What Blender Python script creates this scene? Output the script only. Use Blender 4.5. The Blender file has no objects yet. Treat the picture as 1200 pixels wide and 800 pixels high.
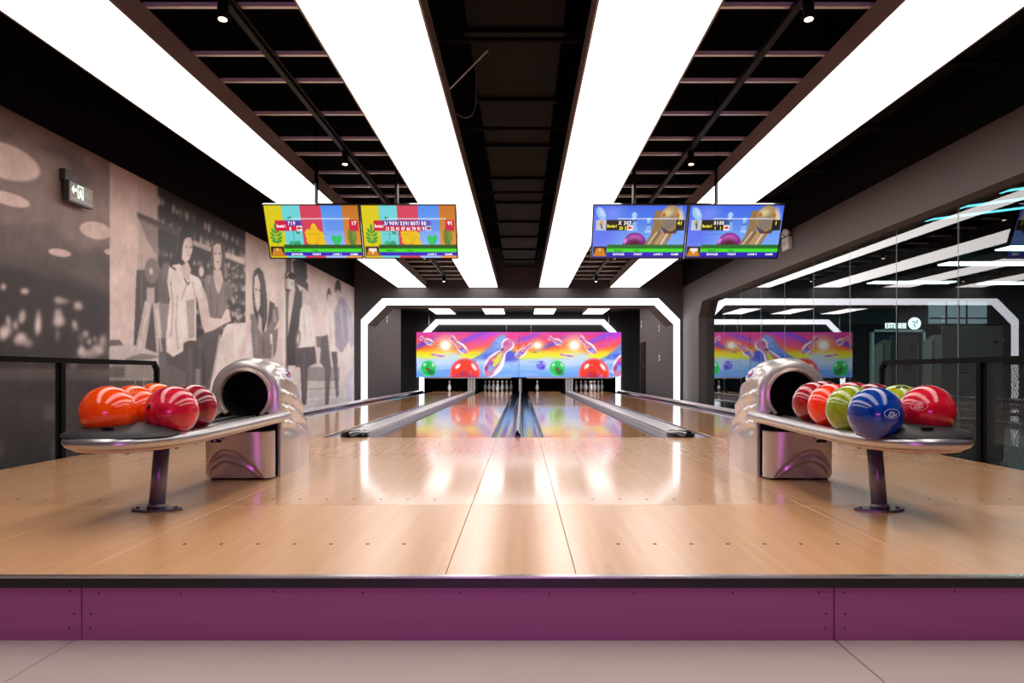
import bpy, math, random
import numpy as np
from mathutils import Vector, Matrix

random.seed(7); np.random.seed(7)
S = bpy.context.scene
COL = S.collection

# ------------------------------------------------------------------ camera, world, exposure
F = 860.0                       # focal length in pixels of the 1200 px wide frame
EYE = 0.62                      # camera height above the approach (z = 0)
cam_d = bpy.data.cameras.new('camera')
cam_d.sensor_width = 36.0; cam_d.lens = F/1200*36.0
cam_d.shift_x = -11/1200; cam_d.shift_y = 37.5/1200
cam_d.clip_start = 0.05; cam_d.clip_end = 200
cam = bpy.data.objects.new('camera', cam_d); COL.objects.link(cam)
cam.location = (0, 0, EYE); cam.rotation_euler = (math.radians(90), 0, 0)
S.camera = cam

w = bpy.data.worlds.new('world'); S.world = w; w.use_nodes = True
w.node_tree.nodes['Background'].inputs[0].default_value = (0.85, 0.88, 1.0, 1)
w.node_tree.nodes['Background'].inputs[1].default_value = 0.03
S.view_settings.view_transform = 'Standard'
S.view_settings.look = 'None'
S.view_settings.exposure = 1.12
S.view_settings.gamma = 1.0
S.view_settings.use_curve_mapping = False

PANEL_E = 1.9                   # ceiling light panels
STRIP_E = 1.6                   # portal light strips

# purple accent lamp of the seating area behind the camera
la = bpy.data.lights.new('purple_accent_lamp', 'AREA'); la.shape = 'RECTANGLE'
la.size = 1.6; la.size_y = 0.5; la.energy = 14; la.color = (0.75, 0.12, 0.85)
lo = bpy.data.objects.new('purple_accent_lamp', la); COL.objects.link(lo)
lo.location = (-0.1, -2.2, 0.5); lo.rotation_euler = (math.radians(88), 0, 0)

# ------------------------------------------------------------------ helpers
def lin(c):
    c = np.asarray(c, float)/255.0
    return np.where(c <= 0.04045, c/12.92, ((c+0.055)/1.055)**2.4)
def rgba(c): return (*[float(x) for x in lin(c)], 1.0)

class NT:
    def __init__(s, m): s.t = m.node_tree; s.n = s.t.nodes; s.l = s.t.links
    def new(s, typ, **kw):
        nd = s.n.new(typ)
        for k, v in kw.items(): setattr(nd, k, v)
        return nd
    def link(s, a, b): s.l.new(a, b)
    def math(s, op, a, b=None, clamp=False):
        nd = s.n.new('ShaderNodeMath'); nd.operation = op; nd.use_clamp = clamp
        for i, x in enumerate((a, b)):
            if x is None: continue
            if isinstance(x, (int, float)): nd.inputs[i].default_value = x
            else: s.l.new(x, nd.inputs[i])
        return nd.outputs[0]
    def mix(s, fac, a, b, blend='MIX'):
        nd = s.n.new('ShaderNodeMix'); nd.data_type = 'RGBA'; nd.blend_type = blend
        for sock, x in ((nd.inputs[0], fac), (nd.inputs[6], a), (nd.inputs[7], b)):
            if isinstance(x, (int, float)): sock.default_value = x
            elif isinstance(x, tuple): sock.default_value = x
            else: s.l.new(x, sock)
        return nd.outputs[2]

MATS = {}
def mat(name, col=(128,128,128), rough=0.5, metal=0.0, coat=0.0, spec=0.5, noise=0.0, nscale=8.0, bump=0.0, stretch=None):
    if name in MATS: return MATS[name]
    m = bpy.data.materials.new(name); m.use_nodes = True; MATS[name] = m
    t = NT(m); b = t.n['Principled BSDF']
    b.inputs['Base Color'].default_value = rgba(col)
    b.inputs['Roughness'].default_value = rough; b.inputs['Metallic'].default_value = metal
    b.inputs['Specular IOR Level'].default_value = spec
    b.inputs['Coat Weight'].default_value = coat; b.inputs['Coat Roughness'].default_value = 0.05
    if noise or bump:
        tc = t.new('ShaderNodeTexCoord'); mp = t.new('ShaderNodeMapping')
        if stretch: mp.inputs['Scale'].default_value = stretch
        t.link(tc.outputs['Object'], mp.inputs[0])
        nz = t.new('ShaderNodeTexNoise'); nz.inputs['Scale'].default_value = nscale; nz.inputs['Detail'].default_value = 5
        t.link(mp.outputs[0], nz.inputs['Vector'])
        if noise:
            c = rgba(col); lo_ = tuple(x*(1-noise) for x in c[:3])+(1,); hi_ = tuple(min(1, x*(1+noise)) for x in c[:3])+(1,)
            t.link(t.mix(nz.outputs[0], lo_, hi_), b.inputs['Base Color'])
        if bump:
            bp = t.new('ShaderNodeBump'); bp.inputs['Strength'].default_value = bump; bp.inputs['Distance'].default_value = 0.002
            t.link(nz.outputs[0], bp.inputs['Height']); t.link(bp.outputs[0], b.inputs['Normal'])
    return m

def emis(name, col, e, sample=True):
    if name in MATS: return MATS[name]
    m = bpy.data.materials.new(name); m.use_nodes = True; MATS[name] = m
    b = m.node_tree.nodes['Principled BSDF']
    b.inputs['Base Color'].default_value = rgba((40,40,40)); b.inputs['Roughness'].default_value = 0.4
    b.inputs['Emission Color'].default_value = rgba(col); b.inputs['Emission Strength'].default_value = e
    if not sample: m.cycles.emission_sampling = 'NONE'
    return m

def vcol_mat(name, e=0.0, rough=0.6, coat=0.0, gain=1.0):
    if name in MATS: return MATS[name]
    m = bpy.data.materials.new(name); m.use_nodes = True; MATS[name] = m
    t = NT(m); b = t.n['Principled BSDF']; at = t.new('ShaderNodeAttribute', attribute_name='print')
    if e:
        b.inputs['Base Color'].default_value = (0.02,0.02,0.02,1); b.inputs['Roughness'].default_value = 0.25
        t.link(at.outputs[0], b.inputs['Emission Color']); b.inputs['Emission Strength'].default_value = e
        m.cycles.emission_sampling = 'NONE'
    else:
        t.link(at.outputs[0], b.inputs['Base Color'])
        b.inputs['Roughness'].default_value = rough
    return m

def root_of(o):
    while o.parent: o = o.parent
    return o
def mk(name, V, Fc, m, parent=None, smooth=False, kind=None, origin=None):
    """mesh object from world-space vertices, parented without moving"""
    V = np.asarray(V, float).reshape(-1, 3)
    if parent is None:
        if origin is None:
            lo_, hi_ = V.min(0), V.max(0); origin = ((lo_[0]+hi_[0])/2, (lo_[1]+hi_[1])/2, lo_[2])
        off = np.array(origin)
    else: off = np.array(root_of(parent).location)
    me = bpy.data.meshes.new(name)
    me.from_pydata((V-off).tolist(), [], Fc); me.update()
    if smooth: me.polygons.foreach_set('use_smooth', [True]*len(me.polygons))
    me.materials.append(m)
    o = bpy.data.objects.new(name, me); COL.objects.link(o)
    if parent is None: o.location = off
    else: o.parent = parent
    if kind: o['kind'] = kind
    return o
def tag(o, label, cat=None, group=None, kind=None):
    o['label'] = label
    if cat: o['category'] = cat
    if group: o['group'] = group
    if kind: o['kind'] = kind
    return o
def thing(name, loc, label=None, cat=None, group=None, kind=None):
    o = bpy.data.objects.new(name, None); COL.objects.link(o); o.location = loc; o.empty_display_size = 0.1
    if label: tag(o, label, cat, group, kind)
    elif kind: o['kind'] = kind
    return o

class MB:
    """collects geometry in world space"""
    def __init__(s): s.v = []; s.f = []
    def add(s, V, Fc):
        n = len(s.v); s.v += [tuple(p) for p in V]; s.f += [tuple(i+n for i in f) for f in Fc]; return s
    def box(s, x0, x1, y0, y1, z0, z1):
        return s.add([(x,y,z) for z in (z0,z1) for y in (y0,y1) for x in (x0,x1)],
                     [(0,2,3,1),(4,5,7,6),(0,1,5,4),(2,6,7,3),(0,4,6,2),(1,3,7,5)])
    def obox(s, c, a, b, d):
        c, a, b, d = map(Vector, (c,a,b,d))
        return s.add([c+i*a+j*b+k*d for k in (-1,1) for j in (-1,1) for i in (-1,1)],
                     [(0,2,3,1),(4,5,7,6),(0,1,5,4),(2,6,7,3),(0,4,6,2),(1,3,7,5)])
    def bbox(s, x0, x1, y0, y1, z0, z1, r=0.01):
        """box with chamfered vertical and top edges"""
        def ring(z, i):
            return [(x0+i+r,y0+i,z),(x1-i-r,y0+i,z),(x1-i,y0+i+r,z),(x1-i,y1-i-r,z),(x1-i-r,y1-i,z),(x0+i+r,y1-i,z),(x0+i,y1-i-r,z),(x0+i,y0+i+r,z)]
        return s.loft([ring(z0,0), ring(z1-r,0), ring(z1,r)], caps=True)
    def loft(s, rings, closed=True, caps=False):
        n = len(rings[0]); V = [p for r in rings for p in r]; Fc = []
        for i in range(len(rings)-1):
            for j in range(n if closed else n-1):
                k = (j+1) % n
                Fc.append((i*n+j, i*n+k, (i+1)*n+k, (i+1)*n+j))
        if caps:
            Fc.append(tuple(reversed(range(n)))); Fc.append(tuple((len(rings)-1)*n+j for j in range(n)))
        return s.add(V, Fc)
    def tube(s, path, r, seg=10, closed=False, caps=True, flat=1.0, up=(0,0,1)):
        P = [Vector(p) for p in path]; n = len(P); rings = []
        for i, p in enumerate(P):
            a = P[(i-1) % n] if (closed or i > 0) else p
            b = P[(i+1) % n] if (closed or i < n-1) else p
            t = (b-a).normalized(); u = Vector(up)
            if abs(t.dot(u)) > 0.98: u = Vector((0,1,0))
            sx = t.cross(u).normalized(); sy = sx.cross(t).normalized()
            rr = r[i] if isinstance(r, (list, tuple)) else r
            rings.append([p + sx*(rr*math.cos(2*math.pi*k/seg)) + sy*(rr*flat*math.sin(2*math.pi*k/seg)) for k in range(seg)])
        if closed: rings.append(rings[0])
        return s.loft(rings, True, caps and not closed)
    def lathe(s, prof, c=(0,0,0), ax=(0,0,1), seg=24, caps=False):
        ax = Vector(ax).normalized(); u = Vector((1,0,0)) if abs(ax.x) < .9 else Vector((0,1,0))
        e1 = (u - ax*u.dot(ax)).normalized(); e2 = ax.cross(e1); c = Vector(c)
        rings = [[c+ax*h+(e1*math.cos(2*math.pi*k/seg)+e2*math.sin(2*math.pi*k/seg))*max(r,1e-5) for k in range(seg)] for r, h in prof]
        return s.loft(rings, True, caps)
    def sphere(s, c, r, seg=32, rings=16):
        pr = [(r*math.sin(math.pi*i/rings), -r*math.cos(math.pi*i/rings)) for i in range(rings+1)]
        return s.lathe(pr, c, (0,0,1), seg)
    def prism(s, poly, fn, d0, d1):
        """2D polygon, fn(u,v,d) -> 3D point, between depths d0 and d1"""
        n = len(poly)
        return s.loft([[fn(u,v,d0) for u,v in poly], [fn(u,v,d1) for u,v in poly]], True, True)
    def ring_prism(s, outer, inner, fn, d0, d1, closed=True):
        n = len(outer); rings = [[fn(*outer[i],d0), fn(*outer[i],d1), fn(*inner[i],d1), fn(*inner[i],d0)] for i in range(n)]
        if closed: rings.append(rings[0])
        return s.loft(rings, True, not closed)
    def mk(s, name, m, parent=None, smooth=False, kind=None, origin=None): return mk(name, s.v, s.f, m, parent, smooth, kind, origin)

def auto_smooth(o, ang=40):
    me = o.data; me.polygons.foreach_set('use_smooth', [True]*len(me.polygons))
    me.set_sharp_from_angle(angle=math.radians(ang)); return o

def grid_print(name, P, C, m, parent=None):
    """P: (rows, cols, 3) points, C: (rows, cols, 3) sRGB 0-255 colours -> mesh carrying a flat print"""
    R, Cn = P.shape[:2]; idx = np.arange(R*Cn).reshape(R, Cn)
    Fc = np.stack([idx[1:,:-1], idx[1:,1:], idx[:-1,1:], idx[:-1,:-1]], -1).reshape(-1,4).tolist()
    o = mk(name, P.reshape(-1,3), Fc, m, parent)
    a = o.data.color_attributes.new('print', 'FLOAT_COLOR', 'POINT')
    c = np.ones((R*Cn,4), np.float32); c[:,:3] = lin(np.clip(C.reshape(-1,3),0,255)); a.data.foreach_set('color', c.ravel())
    return o

class Canvas:
    """a small painter for flat prints (mural, screens)"""
    def __init__(s, x0, y0, x1, y1, sc, bg):
        s.x0, s.y0, s.sc = x0, y0, sc
        s.w, s.h = int((x1-x0)*sc), int((y1-y0)*sc)
        s.a = np.zeros((s.h, s.w, 3), np.float32); s.a[:] = bg
    def _win(s, xa, ya, xb, yb):
        i0 = max(0,int((ya-s.y0)*s.sc)-1); i1 = min(s.h,int((yb-s.y0)*s.sc)+2)
        j0 = max(0,int((xa-s.x0)*s.sc)-1); j1 = min(s.w,int((xb-s.x0)*s.sc)+2)
        if i1 <= i0 or j1 <= j0: return None
        Y, X = np.mgrid[i0:i1, j0:j1].astype(np.float32)
        return (slice(i0,i1), slice(j0,j1)), (X+.5)/s.sc+s.x0, (Y+.5)/s.sc+s.y0
    def _put(s, sl, m, col, a):
        m = (m*a)[..., None]; s.a[sl] = s.a[sl]*(1-m) + np.asarray(col, np.float32)*m
    def poly(s, pts, col, a=1.0):
        p = np.array(pts, np.float32); wn = s._win(p[:,0].min(), p[:,1].min(), p[:,0].max(), p[:,1].max())
        if wn is None: return s
        sl, X, Y = wn; m = np.zeros(X.shape, bool)
        for i in range(len(p)):
            (x1,y1),(x2,y2) = p[i-1], p[i]
            if y1 == y2: continue
            m ^= ((y1 > Y) != (y2 > Y)) & (X < (x2-x1)*(Y-y1)/(y2-y1)+x1)
        s._put(sl, m.astype(np.float32), col, a); return s
    def rect(s, xa, ya, xb, yb, col, a=1.0): return s.poly([(xa,ya),(xb,ya),(xb,yb),(xa,yb)], col, a)
    def ell(s, cx, cy, rx, ry, col, ang=0.0, soft=0.0, a=1.0):
        R = max(rx,ry)*(1+soft); wn = s._win(cx-R, cy-R, cx+R, cy+R)
        if wn is None: return s
        sl, X, Y = wn; ca, sa = math.cos(math.radians(ang)), math.sin(math.radians(ang))
        u = ((X-cx)*ca+(Y-cy)*sa)/rx; v = (-(X-cx)*sa+(Y-cy)*ca)/ry; d = np.sqrt(u*u+v*v)
        m = np.clip((1+soft-d)/max(soft*2,1e-3), 0, 1) if soft else (d <= 1).astype(np.float32)
        s._put(sl, m, col, a); return s
    def line(s, pts, wd, col, a=1.0):
        for (xa,ya),(xb,yb) in zip(pts[:-1], pts[1:]):
            L = math.hypot(xb-xa, yb-ya) or 1; nx, ny = -(yb-ya)/L*wd/2, (xb-xa)/L*wd/2
            s.poly([(xa+nx,ya+ny),(xb+nx,yb+ny),(xb-nx,yb-ny),(xa-nx,ya-ny)], col, a)
        return s
    def grad(s, x0, y0, x1, y1, stops):
        """vertical gradient in a window, stops [(y, colour)]"""
        wn = s._win(x0, y0, x1, y1)
        sl, X, Y = wn; ys = [q[0] for q in stops]
        s.a[sl] = np.stack([np.interp(Y, ys, [q[1][k] for q in stops]) for k in range(3)], -1); return s
    def noise(s, amp, cx, cy, seed=1):
        """smooth multiplicative mottling with cell size cx, cy"""
        r = np.random.RandomState(seed); nx, ny = int(s.w/s.sc/cx)+3, int(s.h/s.sc/cy)+3
        g = r.rand(ny, nx).astype(np.float32)*2-1
        Y = np.arange(s.h)/s.sc/cy; X = np.arange(s.w)/s.sc/cx
        iy = Y.astype(int); fy = (Y-iy)[:,None]; ix = X.astype(int); fx = (X-ix)[None,:]
        fy = fy*fy*(3-2*fy); fx = fx*fx*(3-2*fx)
        n = (g[iy][:,ix]*(1-fx)+g[iy][:,ix+1]*fx)*(1-fy)+(g[iy+1][:,ix]*(1-fx)+g[iy+1][:,ix+1]*fx)*fy
        s.a *= (1+amp*n)[...,None]; return s
    def blur(s, sig, win=None):
        sl = s._win(*win)[0] if win else (slice(0,s.h), slice(0,s.w))
        sg = sig*s.sc; k = int(3*sg)+1; g = np.exp(-np.arange(-k,k+1)**2/(2*sg*sg)); g /= g.sum()
        A = s.a[sl]
        for ax in (0,1):
            pad = [(0,0)]*3; pad[ax] = (k,k); Q = np.pad(A, pad, mode='edge'); n = A.shape[ax]
            A = sum(g[i]*(Q[i:i+n] if ax == 0 else Q[:,i:i+n]) for i in range(2*k+1))
        s.a[sl] = A; return s
    def at(s, X, Y):
        x = np.clip((X-s.x0)*s.sc-.5, 0, s.w-1.001); y = np.clip((Y-s.y0)*s.sc-.5, 0, s.h-1.001)
        i, j = y.astype(int), x.astype(int); fy, fx = (y-i)[...,None], (x-j)[...,None]
        i2, j2 = np.minimum(i+1,s.h-1), np.minimum(j+1,s.w-1)
        return (s.a[i,j]*(1-fx)+s.a[i,j2]*fx)*(1-fy)+(s.a[i2,j]*(1-fx)+s.a[i2,j2]*fx)*fy

def text_mesh(body, size, o, r, u, m, parent, name, align='LEFT', lift=(0,0,0), sx=1.0, bold=0.0):
    """flat lettering: baseline start o, right r, up u"""
    cu = bpy.data.curves.new(name, 'FONT'); cu.body = body; cu.size = size; cu.align_x = align; cu.resolution_u = 2; cu.offset = bold*size
    tmp = bpy.data.objects.new(name, cu); me = bpy.data.meshes.new_from_object(tmp)
    o, r, u = Vector(o)+Vector(lift), Vector(r), Vector(u)
    V = [tuple(o+r*(v.co.x*sx)+u*v.co.y) for v in me.vertices]; Fc = [tuple(p.vertices) for p in me.polygons]
    bpy.data.objects.remove(tmp); bpy.data.curves.remove(cu); bpy.data.meshes.remove(me)
    return mk(name, V, Fc, m, parent)

# ------------------------------------------------------------------ materials
def wood_mat(name, base, dark, light, rough, coat, board=0.0267, cr=0.06, seam=0.16):
    m = bpy.data.materials.new(name); m.use_nodes = True; MATS[name] = m
    t = NT(m); b = t.n['Principled BSDF']
    tc = t.new('ShaderNodeTexCoord'); sp = t.new('ShaderNodeSeparateXYZ'); t.link(tc.outputs['Object'], sp.inputs[0])
    bx = t.math('MULTIPLY', sp.outputs[0], 1/board); bi = t.math('FLOOR', bx)
    w1 = t.new('ShaderNodeTexWhiteNoise', noise_dimensions='1D'); t.link(bi, w1.inputs['W'])
    seg = t.math('FLOOR', t.math('ADD', t.math('MULTIPLY', sp.outputs[1], 0.9), t.math('MULTIPLY', w1.outputs[0], 7.0)))
    cv = t.new('ShaderNodeCombineXYZ'); t.link(bi, cv.inputs[0]); t.link(seg, cv.inputs[1])
    w2 = t.new('ShaderNodeTexWhiteNoise', noise_dimensions='2D'); t.link(cv.outputs[0], w2.inputs['Vector'])
    mp = t.new('ShaderNodeMapping'); mp.inputs['Scale'].default_value = (90, 2.2, 1); t.link(tc.outputs['Object'], mp.inputs[0])
    nz = t.new('ShaderNodeTexNoise'); nz.inputs['Scale'].default_value = 1.0; nz.inputs['Detail'].default_value = 6; t.link(mp.outputs[0], nz.inputs['Vector'])
    c = t.mix(w2.outputs[0], rgba(dark), rgba(light))
    c = t.mix(0.32, rgba(base), c)
    c = t.mix(t.math('MULTIPLY', nz.outputs[0], 0.22), c, rgba(dark))
    fr = t.math('FRACT', bx)
    ln = t.math('MULTIPLY', t.math('LESS_THAN', fr, 0.05), seam)
    c = t.mix(ln, c, rgba((90,50,25)))
    t.link(c, b.inputs['Base Color'])
    big = t.new('ShaderNodeTexNoise'); big.inputs['Scale'].default_value = 1.3; t.link(tc.outputs['Object'], big.inputs['Vector'])
    t.link(t.math('ADD', t.math('MULTIPLY', big.outputs[0], 0.06), rough-0.03), b.inputs['Roughness'])
    b.inputs['Coat Weight'].default_value = coat; b.inputs['Coat Roughness'].default_value = cr
    return m
M_APP = wood_mat('approach_wood_worn', (222,168,118), (202,144,96), (234,186,140), 0.29, 0.3, cr=0.19, seam=.08)
M_APP2 = wood_mat('approach_wood_polished', (222,170,122), (204,148,100), (234,188,142), 0.25, 0.5, cr=0.09, seam=.06)
M_LANE = wood_mat('lane_wood', (205,150,98), (178,120,70), (226,176,122), 0.16, 0.6, cr=0.05)
M_BLACK = mat('matt_black_paint', (6,6,7), 0.8, spec=0.12, noise=0.2, nscale=3)
M_CEIL = mat('black_ceiling_paint', (3,3,4), 0.9, spec=0.05, noise=0.25, nscale=1.5)
M_DUCT = mat('dark_duct_metal', (6,7,8), 0.7, spec=0.12, noise=0.2, nscale=4)
M_GREY = mat('dark_grey_wall_paint', (74,72,75), 0.6, noise=0.06, nscale=2.0, bump=0.05)
M_BROWN = mat('taupe_wall_paint', (88,80,80), 0.6, noise=0.05, nscale=2.0, bump=0.05)
M_DGREY = mat('charcoal_wall_paint', (50,51,55), 0.6, noise=0.06, nscale=2.0)
M_TILE = mat('beige_floor_tile', (190,177,170), 0.35, noise=0.07, nscale=2.2, bump=0.03)
M_RISER = mat('purple_board', (166,90,138), 0.5, noise=0.16, nscale=1.0, stretch=(0.6,8,26), bump=0.15)  # purple base colour over the whole riser, varied by stretched noise
M_EDGE = mat('black_edge_trim', (22,16,20), 0.3)
M_STEEL = mat('brushed_steel', (186,186,190), 0.25, 1.0)
M_ALU = mat('aluminium_rail', (214,212,210), 0.42, 0.6)
M_WHITE = mat('white_plastic', (225,225,225), 0.45)
M_RUBBER = mat('black_rubber', (34,34,36), 0.55, bump=0.1, nscale=60)
M_GUT = mat('gutter_composite', (58,64,82), 0.09, 0.75)
M_CAP = mat('grey_capping', (188,186,190), 0.3, 0.35)
M_CAPB = mat('black_gloss_plastic', (12,12,13), 0.12, coat=0.5)
M_PANEL = emis('ceiling_panel_diffuser', (255,246,240), PANEL_E)
M_HOUSE = mat('panel_housing_paint', (132,118,118), 0.5, noise=0.05)
M_STRIP = emis('white_light_strip', (252,250,255), STRIP_E)
M_BATTEN = mat('galvanised_batten', (245,243,242), 0.3, 0.4)
M_TRACK = mat('black_track', (14,14,16), 0.5, 0.0, spec=.25)
M_LAMPON = emis('warm_lamp_lens', (255,225,190), 3.0)
M_JOINT = mat('dark_joint', (45,36,32), 0.8)

# ------------------------------------------------------------------ sizes of the hall (metres; y = distance from the camera)
C0 = -0.037                       # centre line of the four lanes
YS, YF, YP = 2.245, 7.11, 16.2    # step edge, foul line, portal
ZL = -0.197                       # lower floor
XL, XR = -3.69, 3.56              # side wall faces
APL, APR = -3.36, 3.21            # edges of the approach

# lower tiled floor
fl = thing('floor', (0,0,ZL), kind='structure', label='pale beige floor tiles below the purple step')
xs = [-6.05, -3.71, -1.371, 0.964, 3.30, 5.6]; ys = [-4.5, -2.3, -0.06, YS+0.10]
for i in range(5):
    for j in range(3):
        g = 0.0025
        MB().bbox(max(xs[i],XL-.1)+g, min(xs[i+1],3.7)-g, ys[j]+g, ys[j+1]-g, ZL-0.02, ZL, 0.003).mk('floor_tile', M_TILE, fl)
MB().box(XL-.16, 3.8, -4.6, YS+0.12, ZL-0.06, ZL-0.012).mk('grout_bed', M_JOINT, fl)
MB().box(XL-.16, APL, YS+.1, 16.2, ZL-0.06, ZL).mk('side_floor', M_BLACK, fl)
MB().box(APR, 3.8, YS+.1, 16.2, ZL-0.06, ZL).mk('side_floor', M_BLACK, fl)

# raised approach: jointed wood panels
ap = thing('floor_approach', (0,0,0), kind='structure', label='glossy light maple bowling approach in large panels')
px_ = [APL, -1.935, -1.385, -0.235, 0.169, 1.325, 1.875, APR]
py_ = [YS+0.012, 3.46, YF]
for i in range(7):
    for j in range(2):
        g = 0.0008
        MB().bbox(px_[i]+g, px_[i+1]-g, py_[j]+g, py_[j+1]-g, -0.03, 0.0, 0.0012).mk('approach_panel', (M_APP, M_APP2)[j], ap)
MB().box(APL, APR, YS+0.02, YF, -0.19, -0.012).mk('approach_base', M_JOINT, ap)
DOT = mat('approach_dot_ink', (62,36,22), 0.5)
lane_c = [C0-2.4455, C0-0.7885, C0+0.7885, C0+2.4455]
for lc in lane_c:
    for y in (2.67, 3.62):
        for k in range(-3, 4):
            x = lc+k*0.133
            MB().lathe([(0.0,0.0012),(0.007,0.0012),(0.0075,-0.001)], (x,y,0), seg=10).mk('approach_dot', DOT, ap)

# step: edge trim and riser boards
tr = thing('trim_1', (0,YS,ZL), kind='structure', label='black and silver nosing along the approach edge')
MB().box(XL, 3.66, YS-0.006, YS+0.012, -0.034, -0.004).mk('nosing', M_EDGE, tr)
MB().box(XL, 3.66, YS-0.010, YS+0.014, -0.004, 0.002).mk('nosing_lip', M_STEEL, tr)
rs = thing('trim_2', (0,YS,ZL), kind='structure', label='purple riser boards of the front step')
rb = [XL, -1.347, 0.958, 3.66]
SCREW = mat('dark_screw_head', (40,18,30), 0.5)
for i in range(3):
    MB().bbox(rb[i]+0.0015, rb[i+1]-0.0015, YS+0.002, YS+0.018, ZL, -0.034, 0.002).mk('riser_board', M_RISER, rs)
    n = 8
    for k in range(n+1):
        x = rb[i]+0.04+(rb[i+1]-rb[i]-0.08)*k/n+random.uniform(-.02,.02)
        MB().lathe([(0,-0.0006),(0.0032,-0.0006),(0.0034,0.0006)], (x, YS+0.002, -0.05+random.uniform(-.006,.004)), (0,1,0), 8).mk('screw', SCREW, rs)
    for x in (rb[i]+0.03, rb[i+1]-0.03):
        for z in (-0.115, -0.16):
            MB().lathe([(0,-0.0006),(0.0032,-0.0006),(0.0034,0.0006)], (x+random.uniform(-.008,.008), YS+0.002, z), (0,1,0), 8).mk('screw', SCREW, rs)

# walls and ceiling
MB().box(XL-.16, XL, -4.6, YP, ZL-.05, 2.52).mk('wall_left', M_BROWN, kind='structure')
MB().box(XL-.16, XL, -4.6, YP, 2.52, 3.4).mk('wall_left_upper', M_BLACK, kind='structure')
MB().box(XL-.16, 3.8, -4.76, -4.6, ZL-.05, 3.4).mk('wall_back', M_DGREY, kind='structure')
MB().box(XL-.16, 12.2, -4.76, 16.45, 3.4, 3.5).mk('ceiling', M_CEIL, kind='structure')
XG = 3.72; ZG = 2.045
b = MB(); b.box(XR, XG+.06, -4.6, YP, ZG, 2.52); b.box(XR, XG+.06, 14.75, YP, ZL-.05, ZG); b.box(XR, XG+.06, -4.6, 1.0, ZL-.05, ZG)
b.prism([(14.45,ZG),(14.75,ZG),(14.75,1.75)], lambda u,v,d: (d,u,v), XR, XG+.06)
b.mk('wall_right', M_BROWN, kind='structure')
MB().box(XR, XG+.06, -4.6, YP, 2.52, 3.4).mk('wall_right_upper', M_BLACK, kind='structure')

# glass wall between the hall and the next room
m = bpy.data.materials.new('tinted_glass'); m.use_nodes = True; MATS['glass'] = m
t = NT(m); t.n.remove(t.n['Principled BSDF'])
tp = t.new('ShaderNodeBsdfTransparent'); tp.inputs[0].default_value = (0.70,0.80,0.80,1)
gl = t.new('ShaderNodeBsdfGlossy'); gl.inputs['Roughness'].default_value = 0.0; gl.inputs[0].default_value = (0.93,0.96,1,1)
fr = t.new('ShaderNodeFresnel'); fr.inputs[0].default_value = 1.5
ge = t.new('ShaderNodeNewGeometry')
fac = t.math('MULTIPLY', t.math('MULTIPLY', fr.outputs[0], 1.9), t.math('SUBTRACT', 1.0, ge.outputs['Backfacing']), clamp=True)
mx = t.new('ShaderNodeMixShader'); t.link(fac, mx.inputs[0]); t.link(tp.outputs[0], mx.inputs[1]); t.link(gl.outputs[0], mx.inputs[2])
t.link(mx.outputs[0], t.n['Material Output'].inputs[0])
M_GLASS = m
M_SEAL = mat('clear_silicone_joint', (150,160,160), 0.3)
win = thing('window_1', (XG,7.9,ZL), kind='structure', label='full height tinted glass wall on the side of the hall')
seams = [1.0]+[2.13+1.03*k for k in range(12)]+[14.75]
for a, c in zip(seams[:-1], seams[1:]):
    MB().box(XG, XG+0.012, a+0.003, c-0.003, ZL+.02, ZG+.0).mk('pane', M_GLASS, win)
for y in seams[1:-1]:
    MB().box(XG-0.001, XG+0.013, y-0.003, y+0.003, ZL+.02, ZG).mk('joint', M_SEAL, win)
MB().box(XG-.02, XG+.05, 1.0, 14.75, ZL-.05, ZL+.02).mk('sill_channel', M_TRACK, win)

# front wall with the octagonal portal
POC = -0.02
def octo(hw, zt, ch, z0): return [(POC-hw,z0),(POC-hw,zt-ch),(POC-hw+ch,zt),(POC+hw-ch,zt),(POC+hw,zt-ch),(POC+hw,z0)]
inn = octo(3.39, 2.135, 0.43, ZL-.05); out = octo(3.52, 2.275, 0.47, ZL-.05)
fnXZ = lambda u,v,d: (u,d,v)
big = [(XL-.16,ZL-.05),(XL-.16,1.9),(XL-.16,3.4),(XG+.06,3.4),(XG+.06,1.9),(XG+.06,ZL-.05)]
MB().ring_prism(big, out, fnXZ, YP, YP+.25, closed=False).mk('wall_front', M_GREY, kind='structure')
o = MB().ring_prism(out, inn, fnXZ, YP+0.004, YP+.06, closed=False).mk('portal_light_strip', M_STRIP)
tag(o, 'white light strip outlining the large octagonal portal around the lanes', 'light strip')
o = MB().ring_prism(out, inn, fnXZ, YP+0.06, YP+.95, closed=False).mk('wall_portal_lining', M_GREY, kind='structure')

# alley behind the portal
b = MB()
b.box(-3.66,-3.50, YP+.95, 21.2, ZL, 2.68); b.box(-4.3,-3.50, 21.2, 21.3, ZL, 2.68)
b.mk('wall_alley_left', M_GREY, kind='structure')
b = MB()
b.box(3.44,3.6, YP+.95, 21.2, ZL, 2.68); b.box(3.44,4.3, 21.2, 21.3, ZL, 2.68)
b.mk('wall_alley_right', M_GREY, kind='structure')
MB().box(-4.3,-4.2, 21.3, 27, ZL, 2.68).mk('wall_pit_left', M_BLACK, kind='structure')
MB().box(4.2,4.3, 21.3, 27, ZL, 2.68).mk('wall_pit_right', M_BLACK, kind='structure')
MB().box(-4.3, 4.3, YP+.25, 27, 2.68, 2.8).mk('ceiling_alley', M_BLACK, kind='structure')
b = MB(); b.box(-4.2,4.2, 24.66,24.76, .5, 2.68); b.box(-4.2,-3.42, 24.66,24.76, ZL,.5); b.box(3.34,4.2, 24.66,24.76, ZL,.5)
b.mk('wall_end', M_DGREY, kind='structure')
b = MB(); b.box(-4.2,4.2, 26.7,26.8, ZL, .6); b.mk('wall_pit_back', M_BLACK, kind='structure')
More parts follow.
